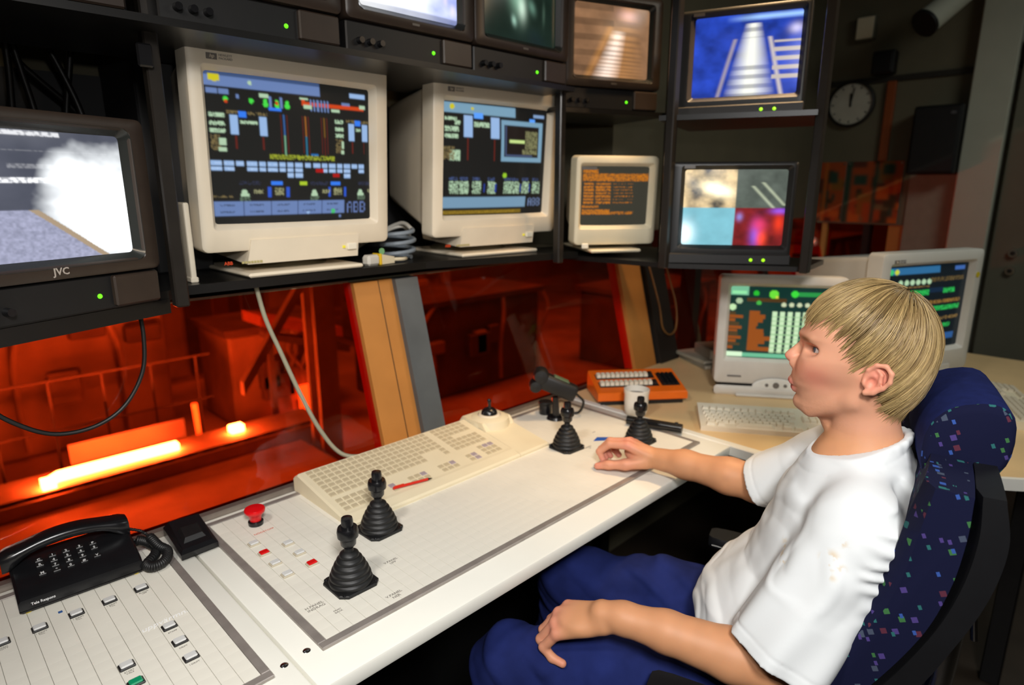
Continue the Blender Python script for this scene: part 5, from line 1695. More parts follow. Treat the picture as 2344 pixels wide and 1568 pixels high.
# ================================================================== office chair
M_fab = bpy.data.materials.new('navy_speckled_upholstery')
M_fab.use_nodes = True
nt = M_fab.node_tree
pb_ = nt.nodes['Principled BSDF']
pb_.inputs['Roughness'].default_value = 0.9
pb_.inputs['Specular IOR Level'].default_value = 0.15
tc = nt.nodes.new('ShaderNodeTexCoord')
mp = nt.nodes.new('ShaderNodeMapping')
mp.inputs['Scale'].default_value = (1, 1, 1)
mp.inputs['Rotation'].default_value = (0, R(24), 0)
nt.links.new(tc.outputs['Object'], mp.inputs['Vector'])
prev = None
base_ = (S(15, 18, 46) + (1,))
for k, (sc_, thr, size, hue) in enumerate(((66.0, 0.64, 0.26, 'a'), (110.0, 0.72, 0.24, 'b'))):
    vo = nt.nodes.new('ShaderNodeTexVoronoi')
    vo.distance = 'CHEBYCHEV'
    vo.feature = 'F1'
    vo.inputs['Scale'].default_value = sc_
    vo.inputs['Randomness'].default_value = 0.6
    mp2 = nt.nodes.new('ShaderNodeMapping')
    mp2.inputs['Rotation'].default_value = (0.0, 0.0, 0.0)
    mp2.inputs['Scale'].default_value = (1.0, 1.0, 0.62 if k else 0.9)
    nt.links.new(mp.outputs['Vector'], mp2.inputs['Vector'])
    nt.links.new(mp2.outputs['Vector'], vo.inputs['Vector'])
    lt = nt.nodes.new('ShaderNodeMath')
    lt.operation = 'LESS_THAN'
    lt.inputs[1].default_value = size
    nt.links.new(vo.outputs['Distance'], lt.inputs[0])
    sep = nt.nodes.new('ShaderNodeSeparateColor')
    nt.links.new(vo.outputs['Color'], sep.inputs[0])
    gt = nt.nodes.new('ShaderNodeMath')
    gt.operation = 'GREATER_THAN'
    gt.inputs[1].default_value = thr
    nt.links.new(sep.outputs[0], gt.inputs[0])
    mu = nt.nodes.new('ShaderNodeMath')
    mu.operation = 'MULTIPLY'
    nt.links.new(lt.outputs[0], mu.inputs[0])
    nt.links.new(gt.outputs[0], mu.inputs[1])
    rp = nt.nodes.new('ShaderNodeValToRGB')
    rp.color_ramp.interpolation = 'CONSTANT'
    els = rp.color_ramp.elements
    cs = [S(40, 96, 96), S(50, 80, 150), S(56, 104, 60), S(70, 56, 116), S(84, 40, 56), S(64, 72, 90)]
    els[0].position = 0
    els[0].color = cs[0] + (1,)
    els[1].position = 0.84
    els[1].color = cs[5] + (1,)
    for i, c_ in enumerate(cs[1:5]):
        e_2 = els.new(0.2 + 0.16 * i)
        e_2.color = c_ + (1,)
    nt.links.new(sep.outputs[1], rp.inputs['Fac'])
    mx_ = nt.nodes.new('ShaderNodeMix')
    mx_.data_type = 'RGBA'
    nt.links.new(mu.outputs[0], mx_.inputs['Factor'])
    if prev is None:
        mx_.inputs[6].default_value = base_
    else:
        nt.links.new(prev, mx_.inputs[6])
    nt.links.new(rp.outputs['Color'], mx_.inputs[7])
    prev = mx_.outputs[2]
nt.links.new(prev, pb_.inputs['Base Color'])
M_navy = mat('navy_plain_upholstery', S(24, 32, 78), 0.95, var=0.15, scale=60, spec=0.1)
M_shell = mat('black_chair_shell', S(18, 18, 20), 0.42, var=0.1)

ch = thing('office_chair', 'blue speckled swivel chair with a headrest under the seated man', 'chair', MAN, MAN_RZ)


def sweep(secs, b0, b1, rnd_=0.03, nb=12):
    """cushion swept sideways: secs = outline in the x-z plane, rounded towards both side edges"""
    ls = []
    c = np.mean(np.array(secs), 0)
    n_ = len(secs)
    for k in range(nb + 1):
        t = k / nb
        b_ = b0 + (b1 - b0) * t
        e = min(t, 1 - t) * (b1 - b0)
        s_ = 1.0 if e >= rnd_ else math.sqrt(max(0.0, 1 - ((rnd_ - e) / rnd_) ** 2))
        row = []
        for i, (x, z) in enumerate(secs):
            j = n_ - 1 - i
            mxp = ((x + secs[j][0]) / 2, (z + secs[j][1]) / 2)
            g_ = 0.45 + 0.55 * s_
            row.append((mxp[0] + (x - mxp[0]) * g_, b_, mxp[1] + (z - mxp[1]) * g_))
        ls.append(row)
    return MB().loops(ls, True, True)


BKL = [(0.172, 1.050), (0.172, 0.985), (0.163, 0.906), (0.138, 0.819), (0.080, 0.706), (0.015, 0.62), (-0.02, 0.53)]
bk = [(x, z) for x, z in BKL]
fr_ = [(x - t_, z + 0.004) for (x, z), t_ in zip(BKL, (0.050, 0.064, 0.068, 0.072, 0.080, 0.080, 0.07))]


def dens(pl_, n=6):
    return [(p.x, p.z) for p in spline([(x, 0, z) for x, z in pl_], n)]


def cushion(name, front, back, b0, b1, m, bow=0.0, edge=0.03):
    f_, k_ = dens(front), dens(back)
    ls = []
    nb = 18
    for i in range(nb + 1):
        t = i / nb
        b_ = b0 + (b1 - b0) * t
        u = 2 * t - 1
        e = min(t, 1 - t) * (b1 - b0)
        s_ = 1.0 if e >= edge else math.sqrt(max(0.0, 1 - ((edge - e) / edge) ** 2))
        row = []
        for (x, z) in f_:
            q = min(k_, key=lambda w: (w[1] - z) ** 2 + 0.1 * (w[0] - x) ** 2)
            mx = (x + q[0]) / 2
            row.append((mx + (x - mx) * (0.3 + 0.7 * s_) - bow * u * u, b_, z))
        for (x, z) in reversed(k_):
            row.append((x - bow * u * u * 0.6, b_, z))
        ls.append(row)
    return MB().loops(ls, True, True).build(name, m, ch, 60)


cushion('back_cushion', fr_, bk, -0.235, 0.255, M_fab, 0.03, 0.035)
sh_f = [(x + 0.003, z) for x, z in BKL]
sh_b = [(x + d_, z) for (x, z), d_ in zip(BKL, (0.030, 0.042, 0.042, 0.040, 0.050, 0.050, 0.04))]
cushion('back_shell', sh_f, sh_b, -0.225, 0.245, M_shell, 0.02, 0.05)
# headrest: a bolster with an oval end towards the camera
hp_, hq_ = [], []
pr = []
for k in range(26):
    a = 2 * math.pi * k / 26
    pr.append((0.058 * math.copysign(abs(math.cos(a)) ** 0.8, math.cos(a)), 0.068 * math.copysign(abs(math.sin(a)) ** 0.8, math.sin(a))))
hl_ = []
for (b_, s_) in ((-0.098, 0.80), (-0.096, 0.90), (-0.090, 0.97), (-0.080, 1.0), (0.03, 1.02), (0.125, 1.0), (0.137, 0.95), (0.143, 0.85)):
    hl_.append([(0.160 + x * s_ + 0.02 * (b_ - 0.05) ** 2, b_, 1.072 + z * s_ + 0.25 * x * s_) for x, z in pr])
hr_ = MB().loops(hl_[2:6]).build('headrest', M_navy, ch, 60)
MB().loops(hl_[:3], True).build('end_cap', M_fab, hr_, 60)
MB().loops(hl_[5:], False, True).build('end_cap', M_fab, hr_, 60)
MB().rbox(0.155, 0.195, 0.0, 0.10, 0.99, 1.06, 0.01, 2).build('headrest_bracket', M_shell, ch, 40)
# seat, arms, column, base
seat_l = []
for k in range(15):
    t = k / 14
    b_ = -0.25 + 0.52 * t
    e = min(t, 1 - t) * 0.52
    s_ = 1.0 if e > 0.05 else math.sqrt(max(0, 1 - ((0.05 - e) / 0.05) ** 2))
    u = (2 * t - 1)
    seat_l.append([(0.10, b_, 0.40), (0.10, b_, 0.43 + 0.03 * s_), (-0.05, b_, 0.425 + 0.032 * s_), (-0.25, b_, 0.425 + 0.035 * s_), (-0.37, b_, 0.42 + 0.035 * s_), (-0.415 + 0.03 * u * u, b_, 0.41 + 0.01 * s_), (-0.40 + 0.03 * u * u, b_, 0.385), (-0.2, b_, 0.375)])
MB().loops(seat_l, True, True).build('seat', M_fab, ch, 60)
MB().rbox(-0.33, 0.08, -0.20, 0.22, 0.355, 0.385, 0.01, 2).build('seat_pan', M_shell, ch, 40)
for s_, b_ in ((-1, -0.262), (1, 0.282)):
    MB().tube([(-0.06, b_ - s_ * 0.06, 0.37), (-0.06, b_, 0.40), (-0.07, b_, 0.50), (-0.10, b_, 0.596)], 0.014, 10, 5).build('arm_post', M_chrome, ch, 50)
    MB().loops([[(x, b_ + y * w_, 0.596 + z) for y, z in ((-0.030, 0.0), (-0.034, 0.012), (-0.028, 0.026), (0.028, 0.026), (0.034, 0.012), (0.030, 0.0))] for x, w_ in ((-0.255, 0.6), (-0.245, 0.9), (-0.22, 1.0), (0.0, 1.0), (0.03, 0.9), (0.04, 0.6))], True, True).build('arm_pad', M_shell, ch, 40)
    MB().tube([(-0.245, b_ - 0.031, 0.604), (-0.1, b_ - 0.0345, 0.604), (0.03, b_ - 0.031, 0.604)], 0.0022, 6, 3).build('arm_trim', M_chrome, ch, 50)
MB().tube([(0.06, 0.01, 0.36), (0.14, 0.01, 0.38), (0.19, 0.01, 0.52), (0.205, 0.01, 0.80)], 0.022, 10, 6).build('back_bar', M_chrome, ch, 50)
MB().cyl((0.262, 0.12, 0.62), (0.235, 0.12, 0.80), 0.007, None, 12).build('tilt_rod', M_chrome, ch, 40)
MB().cyl((-0.12, 0.01, 0.09), (-0.12, 0.01, 0.36), 0.028, 0.024, 18).build('gas_column', M_chrome, ch, 40)
for k in range(5):
    a = R(72 * k + 20)
    d = Vector((math.cos(a), math.sin(a), 0))
    c0_ = Vector((-0.12, 0.01, 0))
    MB().tube([c0_ + Vector((0, 0, 0.12)), c0_ + d * 0.16 + Vector((0, 0, 0.10)), c0_ + d * 0.31 + Vector((0, 0, 0.07))], lambda u: 0.026 - 0.010 * u, 10, 5).build('base_arm', M_shell, ch, 50)
    cs_ = MB().cyl(c0_ + d * 0.31 + Vector((-d.y, d.x, 0)) * 0.02 + Vector((0, 0, 0.029)), c0_ + d * 0.31 - Vector((-d.y, d.x, 0)) * 0.02 + Vector((0, 0, 0.029)), 0.029, None, 18).build('castor', M_gloss, ch, 40)

# ================================================================== the seated man
man = thing('person', 'seated young man in a white T-shirt and blue trousers, one hand on the console', 'person', MAN, MAN_RZ)

HEAD = []
HEAD.append(ell((0.011, 0, 1.198), (0.090, 0.073, 0.090)))
HEAD.append(ell((0.030, 0, 1.175), (0.068, 0.066, 0.075), k=0.03))
HEAD.append(loft([(1.056, -0.050, -0.040, 0.006), (1.062, -0.069, -0.030, 0.020), (1.070, -0.079, -0.018, 0.029), (1.080, -0.0845, -0.004, 0.037), (1.092, -0.0835, 0.012, 0.044), (1.105, -0.0855, 0.022, 0.049), (1.118, -0.090, 0.030, 0.053), (1.133, -0.0885, 0.034, 0.057), (1.150, -0.085, 0.036, 0.062),
                  (1.170, -0.081, 0.04, 0.068), (1.188, -0.079, 0.04, 0.0685), (1.203, -0.083, 0.04, 0.068), (1.22, -0.078, 0.04, 0.066), (1.245, -0.06, 0.03, 0.058)], 2.3, 0.018))
HEAD += [cap((-0.0765, 0, 1.191), (-0.0965, 0, 1.1665), 0.0068, 0.0078, k=0.007), ell((-0.0990, 0, 1.1600), (0.0118, 0.0090, 0.0088), k=0.006), cap((-0.0985, 0, 1.1535), (-0.0880, 0, 1.1455), 0.0055, 0.005, k=0.006)]
for s_ in (-1, 1):
    HEAD += [ell((-0.0905, s_ * 0.0112, 1.1500), (0.0112, 0.0066, 0.0088), k=0.006),
             cap((-0.083, s_ * 0.006, 1.2015), (-0.066, s_ * 0.046, 1.200), 0.0060, 0.0045, k=0.012),
             ell((-0.046, s_ * 0.046, 1.160), (0.024, 0.012, 0.014), k=0.03),
             ell((-0.0640, s_ * 0.026, 1.147), (0.020, 0.019, 0.023), k=0.022),
             cap((-0.058, s_ * 0.020, 1.069), (0.004, s_ * 0.050, 1.108), 0.0115, 0.013, k=0.016),
             cap((0.004, s_ * 0.050, 1.108), (0.012, s_ * 0.060, 1.15), 0.013, 0.012, k=0.016),
             ell((-0.0950, s_ * 0.0062, 1.1465), (0.0042, 0.0030, 0.0035), 's', 0.003)]
HEAD += [ell((-0.0660, 0, 1.1260), (0.0285, 0.030, 0.022), k=0.016)]
HEAD += [ell((-0.0735, 0, 1.0775), (0.0150, 0.017, 0.0135), k=0.012)]
for s_ in (-1, 1):
    HEAD += chain([(-0.0950, 0, 1.1160), (-0.0930, s_ * 0.010, 1.1155), (-0.0800, s_ * 0.0230, 1.1095)], [0.0054, 0.0048, 0.0022], k=0.005)
    HEAD += chain([(-0.0885, 0, 1.1035), (-0.0865, s_ * 0.010, 1.1035), (-0.0795, s_ * 0.0215, 1.1085)], [0.0062, 0.0056, 0.0022], k=0.005)
    HEAD += [cap((-0.0995, 0, 1.1098), (-0.0835, s_ * 0.0255, 1.1092), 0.0013, 0.0010, 's', 0.002)]
HEAD += [cap((0.020, 0, 1.11), (0.036, 0, 1.00), 0.050, 0.057, k=0.025), cap((0.036, 0, 1.00), (0.04, 0, 0.93), 0.057, 0.07, k=0.02)]
for s_ in (-1, 1):
    HEAD += [cap((0.030, s_ * 0.036, 1.11), (-0.020, s_ * 0.016, 1.005), 0.013, 0.011, k=0.02)]
HEAD += [ell((-0.030, 0, 1.050), (0.010, 0.010, 0.016), k=0.015)]
# ears
for s_ in (-1, 1):
    HEAD += [ell((0.031, s_ * 0.0790, 1.156), (0.017, 0.0055, 0.024), k=0.005, rot=[[0.9, 0.0, 0.44], [0.0, 1, 0], [-0.44, 0, 0.9]])]
    hx = [(0.0150, 0.070, 1.155), (0.0185, 0.0745, 1.169), (0.0290, 0.0785, 1.179), (0.0420, 0.082, 1.1795), (0.0505, 0.085, 1.169), (0.0495, 0.085, 1.155), (0.0415, 0.082, 1.1435), (0.0290, 0.077, 1.134), (0.0180, 0.0735, 1.1310)]
    HEAD += chain([(x, s_ * (y + 0.0065), z) for x, y, z in hx], [0.0028, 0.0032, 0.0036, 0.0038, 0.0038, 0.0036, 0.0036, 0.0046, 0.0050], k=0.003)
    HEAD += chain([(0.0285, s_ * 0.0840, 1.1400), (0.0365, s_ * 0.0865, 1.1520), (0.0370, s_ * 0.0865, 1.1640), (0.0300, s_ * 0.0830, 1.1720)], [0.0030, 0.0032, 0.0030, 0.0022], k=0.003)
    HEAD += [ell((0.0150, s_ * 0.0805, 1.1475), (0.0042, 0.0040, 0.0062), k=0.003)]
    HEAD += [ell((0.0245, s_ * 0.0885, 1.1500), (0.0080, 0.0105, 0.0100), 's', 0.003), ell((0.030, s_ * 0.0930, 1.1645), (0.0045, 0.0085, 0.0050), 's', 0.003)]
for s_ in (-1, 1):
    HEAD += [ell((-0.0690, s_ * 0.0450, 1.1835), (0.0170, 0.0170, 0.0092), 's', 0.010),
             ell((-0.0520, s_ * 0.0318, 1.1825), (0.0150, 0.0155, 0.0135), k=0.004),
             ell((-0.0640, s_ * 0.0405, 1.1828), (0.0135, 0.0140, 0.0043), 's', 0.0012)]
# torso core and arms
BODY = list(HEAD)
BODY += [cap((0.030, -0.13, 0.930), (0.030, 0.13, 0.930), 0.042, k=0.03), cap((0.03, 0, 0.93), (-0.06, 0, 0.66), 0.10, 0.11, k=0.03)]
LE, LW = (-0.062, -0.203, 0.672), (-0.352, -0.235, 0.695)
BODY += chain([(0.030, -0.160, 0.922), (-0.012, -0.188, 0.80), LE], [0.050, 0.046, 0.043], k=0.015)
BODY += chain([LE, (-0.13, -0.208, 0.676), (-0.24, -0.222, 0.692), (-0.315, -0.231, 0.698), LW], [0.043, 0.0440, 0.0355, 0.0285, 0.0262], k=0.012)
RE, RW = (-0.150, 0.212, 0.806), (-0.405, 0.262, 0.796)
BODY += chain([(0.03, 0.16, 0.955), (-0.06, 0.19, 0.88), RE], [0.048, 0.044, 0.041], k=0.02)
BODY += chain([RE, (-0.215, 0.222, 0.806), (-0.32, 0.245, 0.803), RW], [0.041, 0.0395, 0.032, 0.0258], k=0.02)


def finger(pts, r0, r1, k=0.004):
    n_ = len(pts)
    rs = [r0 + (r1 - r0) * i / (n_ - 1) for i in range(n_)]
    return chain(pts, rs, k=k)


# left hand hanging over the thigh
lm = [(-0.430, -0.212, 0.672), (-0.440, -0.233, 0.667), (-0.438, -0.253, 0.660), (-0.428, -0.270, 0.651)]
lpip = [(-0.463, -0.214, 0.632), (-0.470, -0.236, 0.622), (-0.466, -0.257, 0.617), (-0.452, -0.275, 0.618)]
ldip = [(-0.450, -0.216, 0.607), (-0.453, -0.238, 0.597), (-0.447, -0.258, 0.595), (-0.434, -0.276, 0.602)]
ltip = [(-0.430, -0.217, 0.600), (-0.430, -0.239, 0.590), (-0.424, -0.258, 0.590), (-0.413, -0.276, 0.598)]
for i, (m_, p_, d_, t_) in enumerate(zip(lm, lpip, ldip, ltip)):
    w_ = (-0.360 + 0.004 * i, -0.222 - 0.009 * i, 0.694 - 0.004 * i)
    BODY += [cap(w_, m_, 0.0155, 0.0115, k=0.012)]
    BODY += finger([m_, p_, d_, t_], 0.0108 - 0.0008 * (i == 3), 0.0078)
BODY += [ell((-0.395, -0.238, 0.672), (0.040, 0.034, 0.016), k=0.012)]
BODY += finger([(-0.372, -0.212, 0.682), (-0.400, -0.192, 0.660), (-0.428, -0.188, 0.640), (-0.448, -0.194, 0.624)], 0.0150, 0.0085, 0.008)
# right hand, half closed, resting on the console with the thumb along the desk
rm = [(-0.462, 0.238, 0.826), (-0.468, 0.258, 0.828), (-0.468, 0.277, 0.822), (-0.460, 0.294, 0.812)]
rp_ = [(-0.508, 0.234, 0.822), (-0.514, 0.255, 0.822), (-0.512, 0.275, 0.814), (-0.498, 0.292, 0.804)]
rd_ = [(-0.533, 0.231, 0.799), (-0.536, 0.252, 0.797), (-0.531, 0.272, 0.791), (-0.514, 0.290, 0.786)]
rt_ = [(-0.522, 0.230, 0.779), (-0.522, 0.251, 0.777), (-0.517, 0.271, 0.775), (-0.500, 0.289, 0.774)]
for i, (m_, p_, d_, t_) in enumerate(zip(rm, rp_, rd_, rt_)):
    w_ = (-0.412, 0.250 + 0.010 * i, 0.803 - 0.002 * i)
    BODY += [cap(w_, m_, 0.0150, 0.0115, k=0.010)]
    BODY += finger([m_, p_, d_, t_], 0.0106 - 0.0008 * (i == 3), 0.0078)
BODY += [ell((-0.437, 0.262, 0.800), (0.040, 0.022, 0.026), k=0.010), ell((-0.432, 0.250, 0.786), (0.030, 0.016, 0.018), k=0.010)]
BODY += finger([(-0.418, 0.244, 0.788), (-0.462, 0.226, 0.780), (-0.503, 0.218, 0.774), (-0.531, 0.214, 0.7665)], 0.0160, 0.0085, 0.008)

pos, qd = polygonise(BODY, 0.0021)
pos = relax(pos, qd, 1, 0.4)
cs = np.tile(np.array(S(202, 144, 104)), (len(pos), 1))
nz_ = vnoise(pos, 60, 2)
cs *= (0.94 + 0.12 * nz_)[:, None]
head_ = np.clip((pos[:, 2] - 1.03) / 0.03, 0, 1) * (np.abs(pos[:, 1]) < 0.12)
cs = mixc(cs, head_ * 0.8, S(212, 154, 126))
for s_ in (-1, 1):
    cs = mixc(cs, 0.50 * blob(pos, (-0.056, s_ * 0.050, 1.142), (0.028, 0.03, 0.024)), S(200, 98, 86))
    cs = mixc(cs, 0.75 * blob(pos, (0.035, s_ * 0.080, 1.158), (0.022, 0.014, 0.030)), S(222, 128, 112))
    cs = mixc(cs, 1.3 * blob(pos, (-0.070, s_ * 0.034, 1.2005 ), (0.02, 0.020, 0.0045)), S(118, 84, 52))
    cs = mixc(cs, 0.30 * blob(pos, (-0.066, s_ * 0.036, 1.183), (0.012, 0.016, 0.008)), S(176, 116, 100))
    cs = mixc(cs, 1.2 * blob(pos, (-0.062, s_ * 0.041, 1.1868), (0.012, 0.014, 0.0015)), S(96, 62, 44))
cs = mixc(cs, 0.5 * blob(pos, (-0.106, 0, 1.157), (0.014, 0.014, 0.012)), S(214, 120, 110))
st_ = np.clip(1.15 - (pos[:, 2] - 1.055) / 0.055, 0, 1) * (pos[:, 2] > 1.045) * np.clip((0.02 - pos[:, 0]) / 0.05, 0, 1) * head_
cs = mixc(cs, 0.30 * st_ * (0.5 + vnoise(pos, 700, 5)), S(150, 100, 66))
cs = mixc(cs, 0.95 * np.clip(1.4 * (blob(pos, (-0.094, 0, 1.1155), (0.012, 0.020, 0.0048)) + blob(pos, (-0.090, 0, 1.1040), (0.012, 0.019, 0.0056))), 0, 1), S(188, 92, 92))
hand_ = np.clip((-0.40 - pos[:, 0]) / 0.05, 0, 1)
cs = mixc(cs, 0.5 * hand_, S(220, 148, 126))
for tt in rt_ + ltip + [(-0.531, 0.214, 0.7665)] + rm + lm:
    cs = mixc(cs, 0.45 * blob(pos, tt, (0.014, 0.014, 0.014)), S(222, 128, 120))
M_skin = attr_mat('skin', 0.52, spec=0.35, bump=0.08, bscale=900, sss=0.12)
body = soft_obj('body', pos, qd, M_skin, man, cs)
for s_ in (-1, 1):
    ey = MB().lathe([(0.0, -0.0127)] + [(0.0127 * math.sin(R(a)), -0.0127 * math.cos(R(a))) for a in range(12, 180, 12)] + [(0.0, 0.0127)], 24,
                    Matrix.Translation((-0.0528, s_ * 0.0322, 1.1825)) @ Matrix.Rotation(R(22), 4, 'Z') @ Matrix.Rotation(R(-90 + 3), 4, 'Y')).build('eye', mat('eye_white', S(216, 208, 202), 0.15, var=0.02), man, 60)
    MB().lathe([(0.0, 0.01302), (0.0028, 0.0129), (0.0060, 0.01145), (0.0061, 0.0112)], 24, Matrix.Translation((-0.0528, s_ * 0.0322, 1.1825)) @ Matrix.Rotation(R(22), 4, 'Z') @ Matrix.Rotation(R(-90 + 3), 4, 'Y')).build('iris', mat('iris_blue_grey', S(70, 84, 96), 0.1, var=0.1, scale=300), ey, 60)
    MB().lathe([(0.0, 0.0133), (0.0026, 0.0131), (0.0027, 0.0128)], 18, Matrix.Translation((-0.0528, s_ * 0.0322, 1.1825)) @ Matrix.Rotation(R(22), 4, 'Z') @ Matrix.Rotation(R(-90 + 3), 4, 'Y')).build('pupil', M_gloss, ey, 60)

# hair: a soft cap with combed strands over it
ZFA = np.array([-0.13, -0.088, -0.075, -0.055, -0.036, -0.027, -0.021, -0.014, 0.000, 0.010, 0.018, 0.026, 0.032, 0.040, 0.055, 0.075, 0.14])
ZFZ = np.array([1.222, 1.222, 1.219, 1.214, 1.207, 1.196, 1.170, 1.152, 1.150, 1.164, 1.172, 1.150, 1.112, 1.078, 1.060, 1.052, 1.050])


def zf(a):
    return np.interp(a, ZFA, ZFZ)


HSDF = [ell((0.0155, 0, 1.2065), (0.1035, 0.0815, 0.0985)), ell((0.045, 0, 1.165), (0.068, 0.067, 0.085), k=0.03), cap((0.040, 0, 1.13), (0.028, 0, 1.060), 0.058, 0.0475, k=0.02)]


def hair_f(p):
    f = np.full(p.shape[:-1], 0.08)
    for q in HSDF:
        f = smin(f, q['fn'](p), q['k'])
    return f


def hair_post(p, f):
    f = f + 0.0060 + 0.004 * (vnoise(p * np.array([1.0, 1.0, 0.35]), 130, 3) - 0.5)
    return np.maximum(f, (zf(p[..., 0]) + 0.006 - p[..., 2]) * 0.7)


hp2, hq2 = polygonise(HSDF, 0.003, hair_post)
hcol = np.tile(np.array(S(128, 100, 58)), (len(hp2), 1)) * (0.55 + 0.5 * vnoise(hp2 * np.array([1, 1, 0.2]), 300, 4))[:, None]
M_hair = attr_mat('blond_hair', 0.38, spec=0.55)
hair = soft_obj('hair', hp2, hq2, M_hair, man, hcol)
rng = np.random.default_rng(5)
HC = np.array([0.018, 0, 1.190])
crown = np.array([0.42, 0.0, 0.91])
crown /= np.linalg.norm(crown)
e1 = np.array([1.0, 0, 0]) - crown * crown[0]
e1 /= np.linalg.norm(e1)
e2 = np.cross(crown, e1)
NS, NP = 11000, 9
phi = rng.uniform(0, 2 * np.pi, NS)
th0 = np.arccos(1 - rng.random(NS) * 1.25) * 0.98
ln = rng.uniform(0.5, 1.0, NS)
tt_ = np.linspace(0, 1, NP)
th = th0[:, None] + ln[:, None] * tt_[None]
clump = np.sin(phi * 37) * 0.10 + np.sin(phi * 83 + 1) * 0.05
ph_ = phi[:, None] + (clump[:, None] * 0.35 + rng.normal(0, 0.03, NS)[:, None]) * tt_[None] + 0.18 * np.sin(th * 1.7)
dirs = np.cos(th)[..., None] * crown + np.sin(th)[..., None] * (np.cos(ph_)[..., None] * e1 + np.sin(ph_)[..., None] * e2)
lo_, hi_ = np.zeros(dirs.shape[:2]), np.full(dirs.shape[:2], 0.2)
for _ in range(18):
    md = (lo_ + hi_) / 2
    f_ = hair_f(HC + dirs * md[..., None])
    lo_, hi_ = np.where(f_ < 0, md, lo_), np.where(f_ < 0, hi_, md)
lift = rng.uniform(-0.006, 0.0015, NS) + 0.0015 * np.sin(phi * 29)
rad_ = lo_ + lift[:, None] - 0.0035 * (1 - tt_[None]) * 0.6
P_ = HC + dirs * rad_[..., None]
keep = P_[:, -1, 2] > zf(P_[:, -1, 0]) - rng.uniform(0.0, 0.009, NS)
keep &= (P_[..., 2] > zf(P_[..., 0]) - 0.010).all(1)
keep &= P_[:, 0, 2] > zf(P_[:, 0, 0])
P_, NSK = P_[keep], int(keep.sum())
tone = rng.random(NSK)
rs_ = rng.uniform(0.00042, 0.00085, NSK)
prof_ = np.array([0.6, 0.9, 1, 1, 1, 0.95, 0.85, 0.6, 0.15])
tan_ = np.gradient(P_, axis=1)
tan_ /= np.linalg.norm(tan_, axis=-1, keepdims=True)
outw = P_ - HC
outw /= np.linalg.norm(outw, axis=-1, keepdims=True)
sid = np.cross(tan_, outw)
sid /= np.linalg.norm(sid, axis=-1, keepdims=True) + 1e-9
ring = []
for a in (90, 210, 330):
    ring.append(P_ + (sid * math.cos(R(a)) * 1.5 + outw * math.sin(R(a)) * 0.8) * (rs_[:, None] * prof_[None])[..., None])
SV = np.stack(ring, 2)
idx = np.arange(NSK * NP * 3).reshape(NSK, NP, 3)
SQ = np.stack([np.stack([idx[:, :-1, k], idx[:, :-1, (k + 1) % 3], idx[:, 1:, (k + 1) % 3], idx[:, 1:, k]], -1) for k in range(3)], 2).reshape(-1, 4)
c_lo, c_hi = np.array(S(92, 66, 34)), np.array(S(202, 174, 118))
tone = np.clip(0.62 * tone + 0.38 * (0.5 + 0.5 * np.sin(phi[keep] * 41 + np.sin(phi[keep] * 17) * 2)), 0, 1)
sc_c = c_lo + (c_hi - c_lo) * (0.10 + 0.85 * tone[:, None])
root_k = np.clip(1 - th[keep] / 1.1, 0, 1)[..., None]
SC = (sc_c[:, None] * (1 - 0.45 * root_k) + 0.45 * root_k * np.array(S(96, 68, 34)))[:, :, None].repeat(3, 2)
strands = soft_obj('hair_strands', SV.reshape(-1, 3), SQ, M_hair, hair, SC.reshape(-1, 3))
strands['kind'] = 'stuff'

# T-shirt
TOR = [(0.470, -0.165, 0.020, 0.165), (0.50, -0.175, 0.022, 0.170), (0.555, -0.203, 0.028, 0.178), (0.60, -0.222, 0.038, 0.180), (0.65, -0.231, 0.060, 0.182), (0.69, -0.220, 0.086, 0.180), (0.73, -0.188, 0.118, 0.176), (0.775, -0.142, 0.142, 0.172),
       (0.85, -0.112, 0.158, 0.170), (0.905, -0.094, 0.162, 0.166), (0.945, -0.078, 0.152, 0.145), (0.975, -0.062, 0.134, 0.110), (1.000, -0.050, 0.112, 0.082), (1.035, -0.040, 0.094, 0.070)]
SHIRT = [loft(TOR, 2.25, 0.03)]
LS0, LS1 = np.array([0.030, -0.152, 0.922]), np.array([-0.056, -0.206, 0.700])
RS0, RS1 = np.array([0.030, 0.145, 0.955]), np.array([-0.138, 0.206, 0.812])

ldir = (LS1 - LS0) / np.linalg.norm(LS1 - LS0)
rdir = (RS1 - RS0) / np.linalg.norm(RS1 - RS0)


def sleeve(c0, c1, r0, r1, rin):
    ln_ = np.linalg.norm(c1 - c0)
    d = ((c1 - c0) / ln_).astype(np.float32)
    c0f = c0.astype(np.float32)

    def fn(p):
        q = p - c0f
        t = q @ d
        u = q - t[..., None] * d
        rr = np.sqrt((u * u).sum(-1))
        r_ = r0 + (r1 - r0) * np.clip(t / ln_, 0, 1.2)
        r_ = r_ + (0.0050 * np.sin(u[..., 0] * 95 + t * 14) + 0.003 * np.sin(u[..., 1] * 80 - u[..., 2] * 60)) * np.clip(t / ln_, 0, 1) - 0.0016 * np.exp(-((t - ln_ + 0.022) / 0.002) ** 2)
        back_ = np.sqrt(np.maximum(0, -t) ** 2 + rr * rr) - r0
        f_ = np.where(t < 0, back_, rr - r_)
        f_ = np.maximum(f_, t - ln_)
        inner = np.maximum(rr - (r_ - 0.0080), ln_ - 0.085 - t)
        return np.maximum(f_, -inner)
    m_ = max(r0, r1) + 0.01
    return prim(fn, np.minimum(c0, c1) - m_, np.maximum(c0, c1) + m_, 'u', 0.022)


SHIRT += [sleeve(LS0, LS1, 0.068, 0.083, 0), sleeve(RS0, RS1, 0.066, 0.068, 0)]
for s_ in (-1, 1):
    SHIRT += [cap((0.035, s_ * 0.055, 0.990), (0.035, s_ * 0.150, 0.938), 0.034, 0.054, k=0.04)]
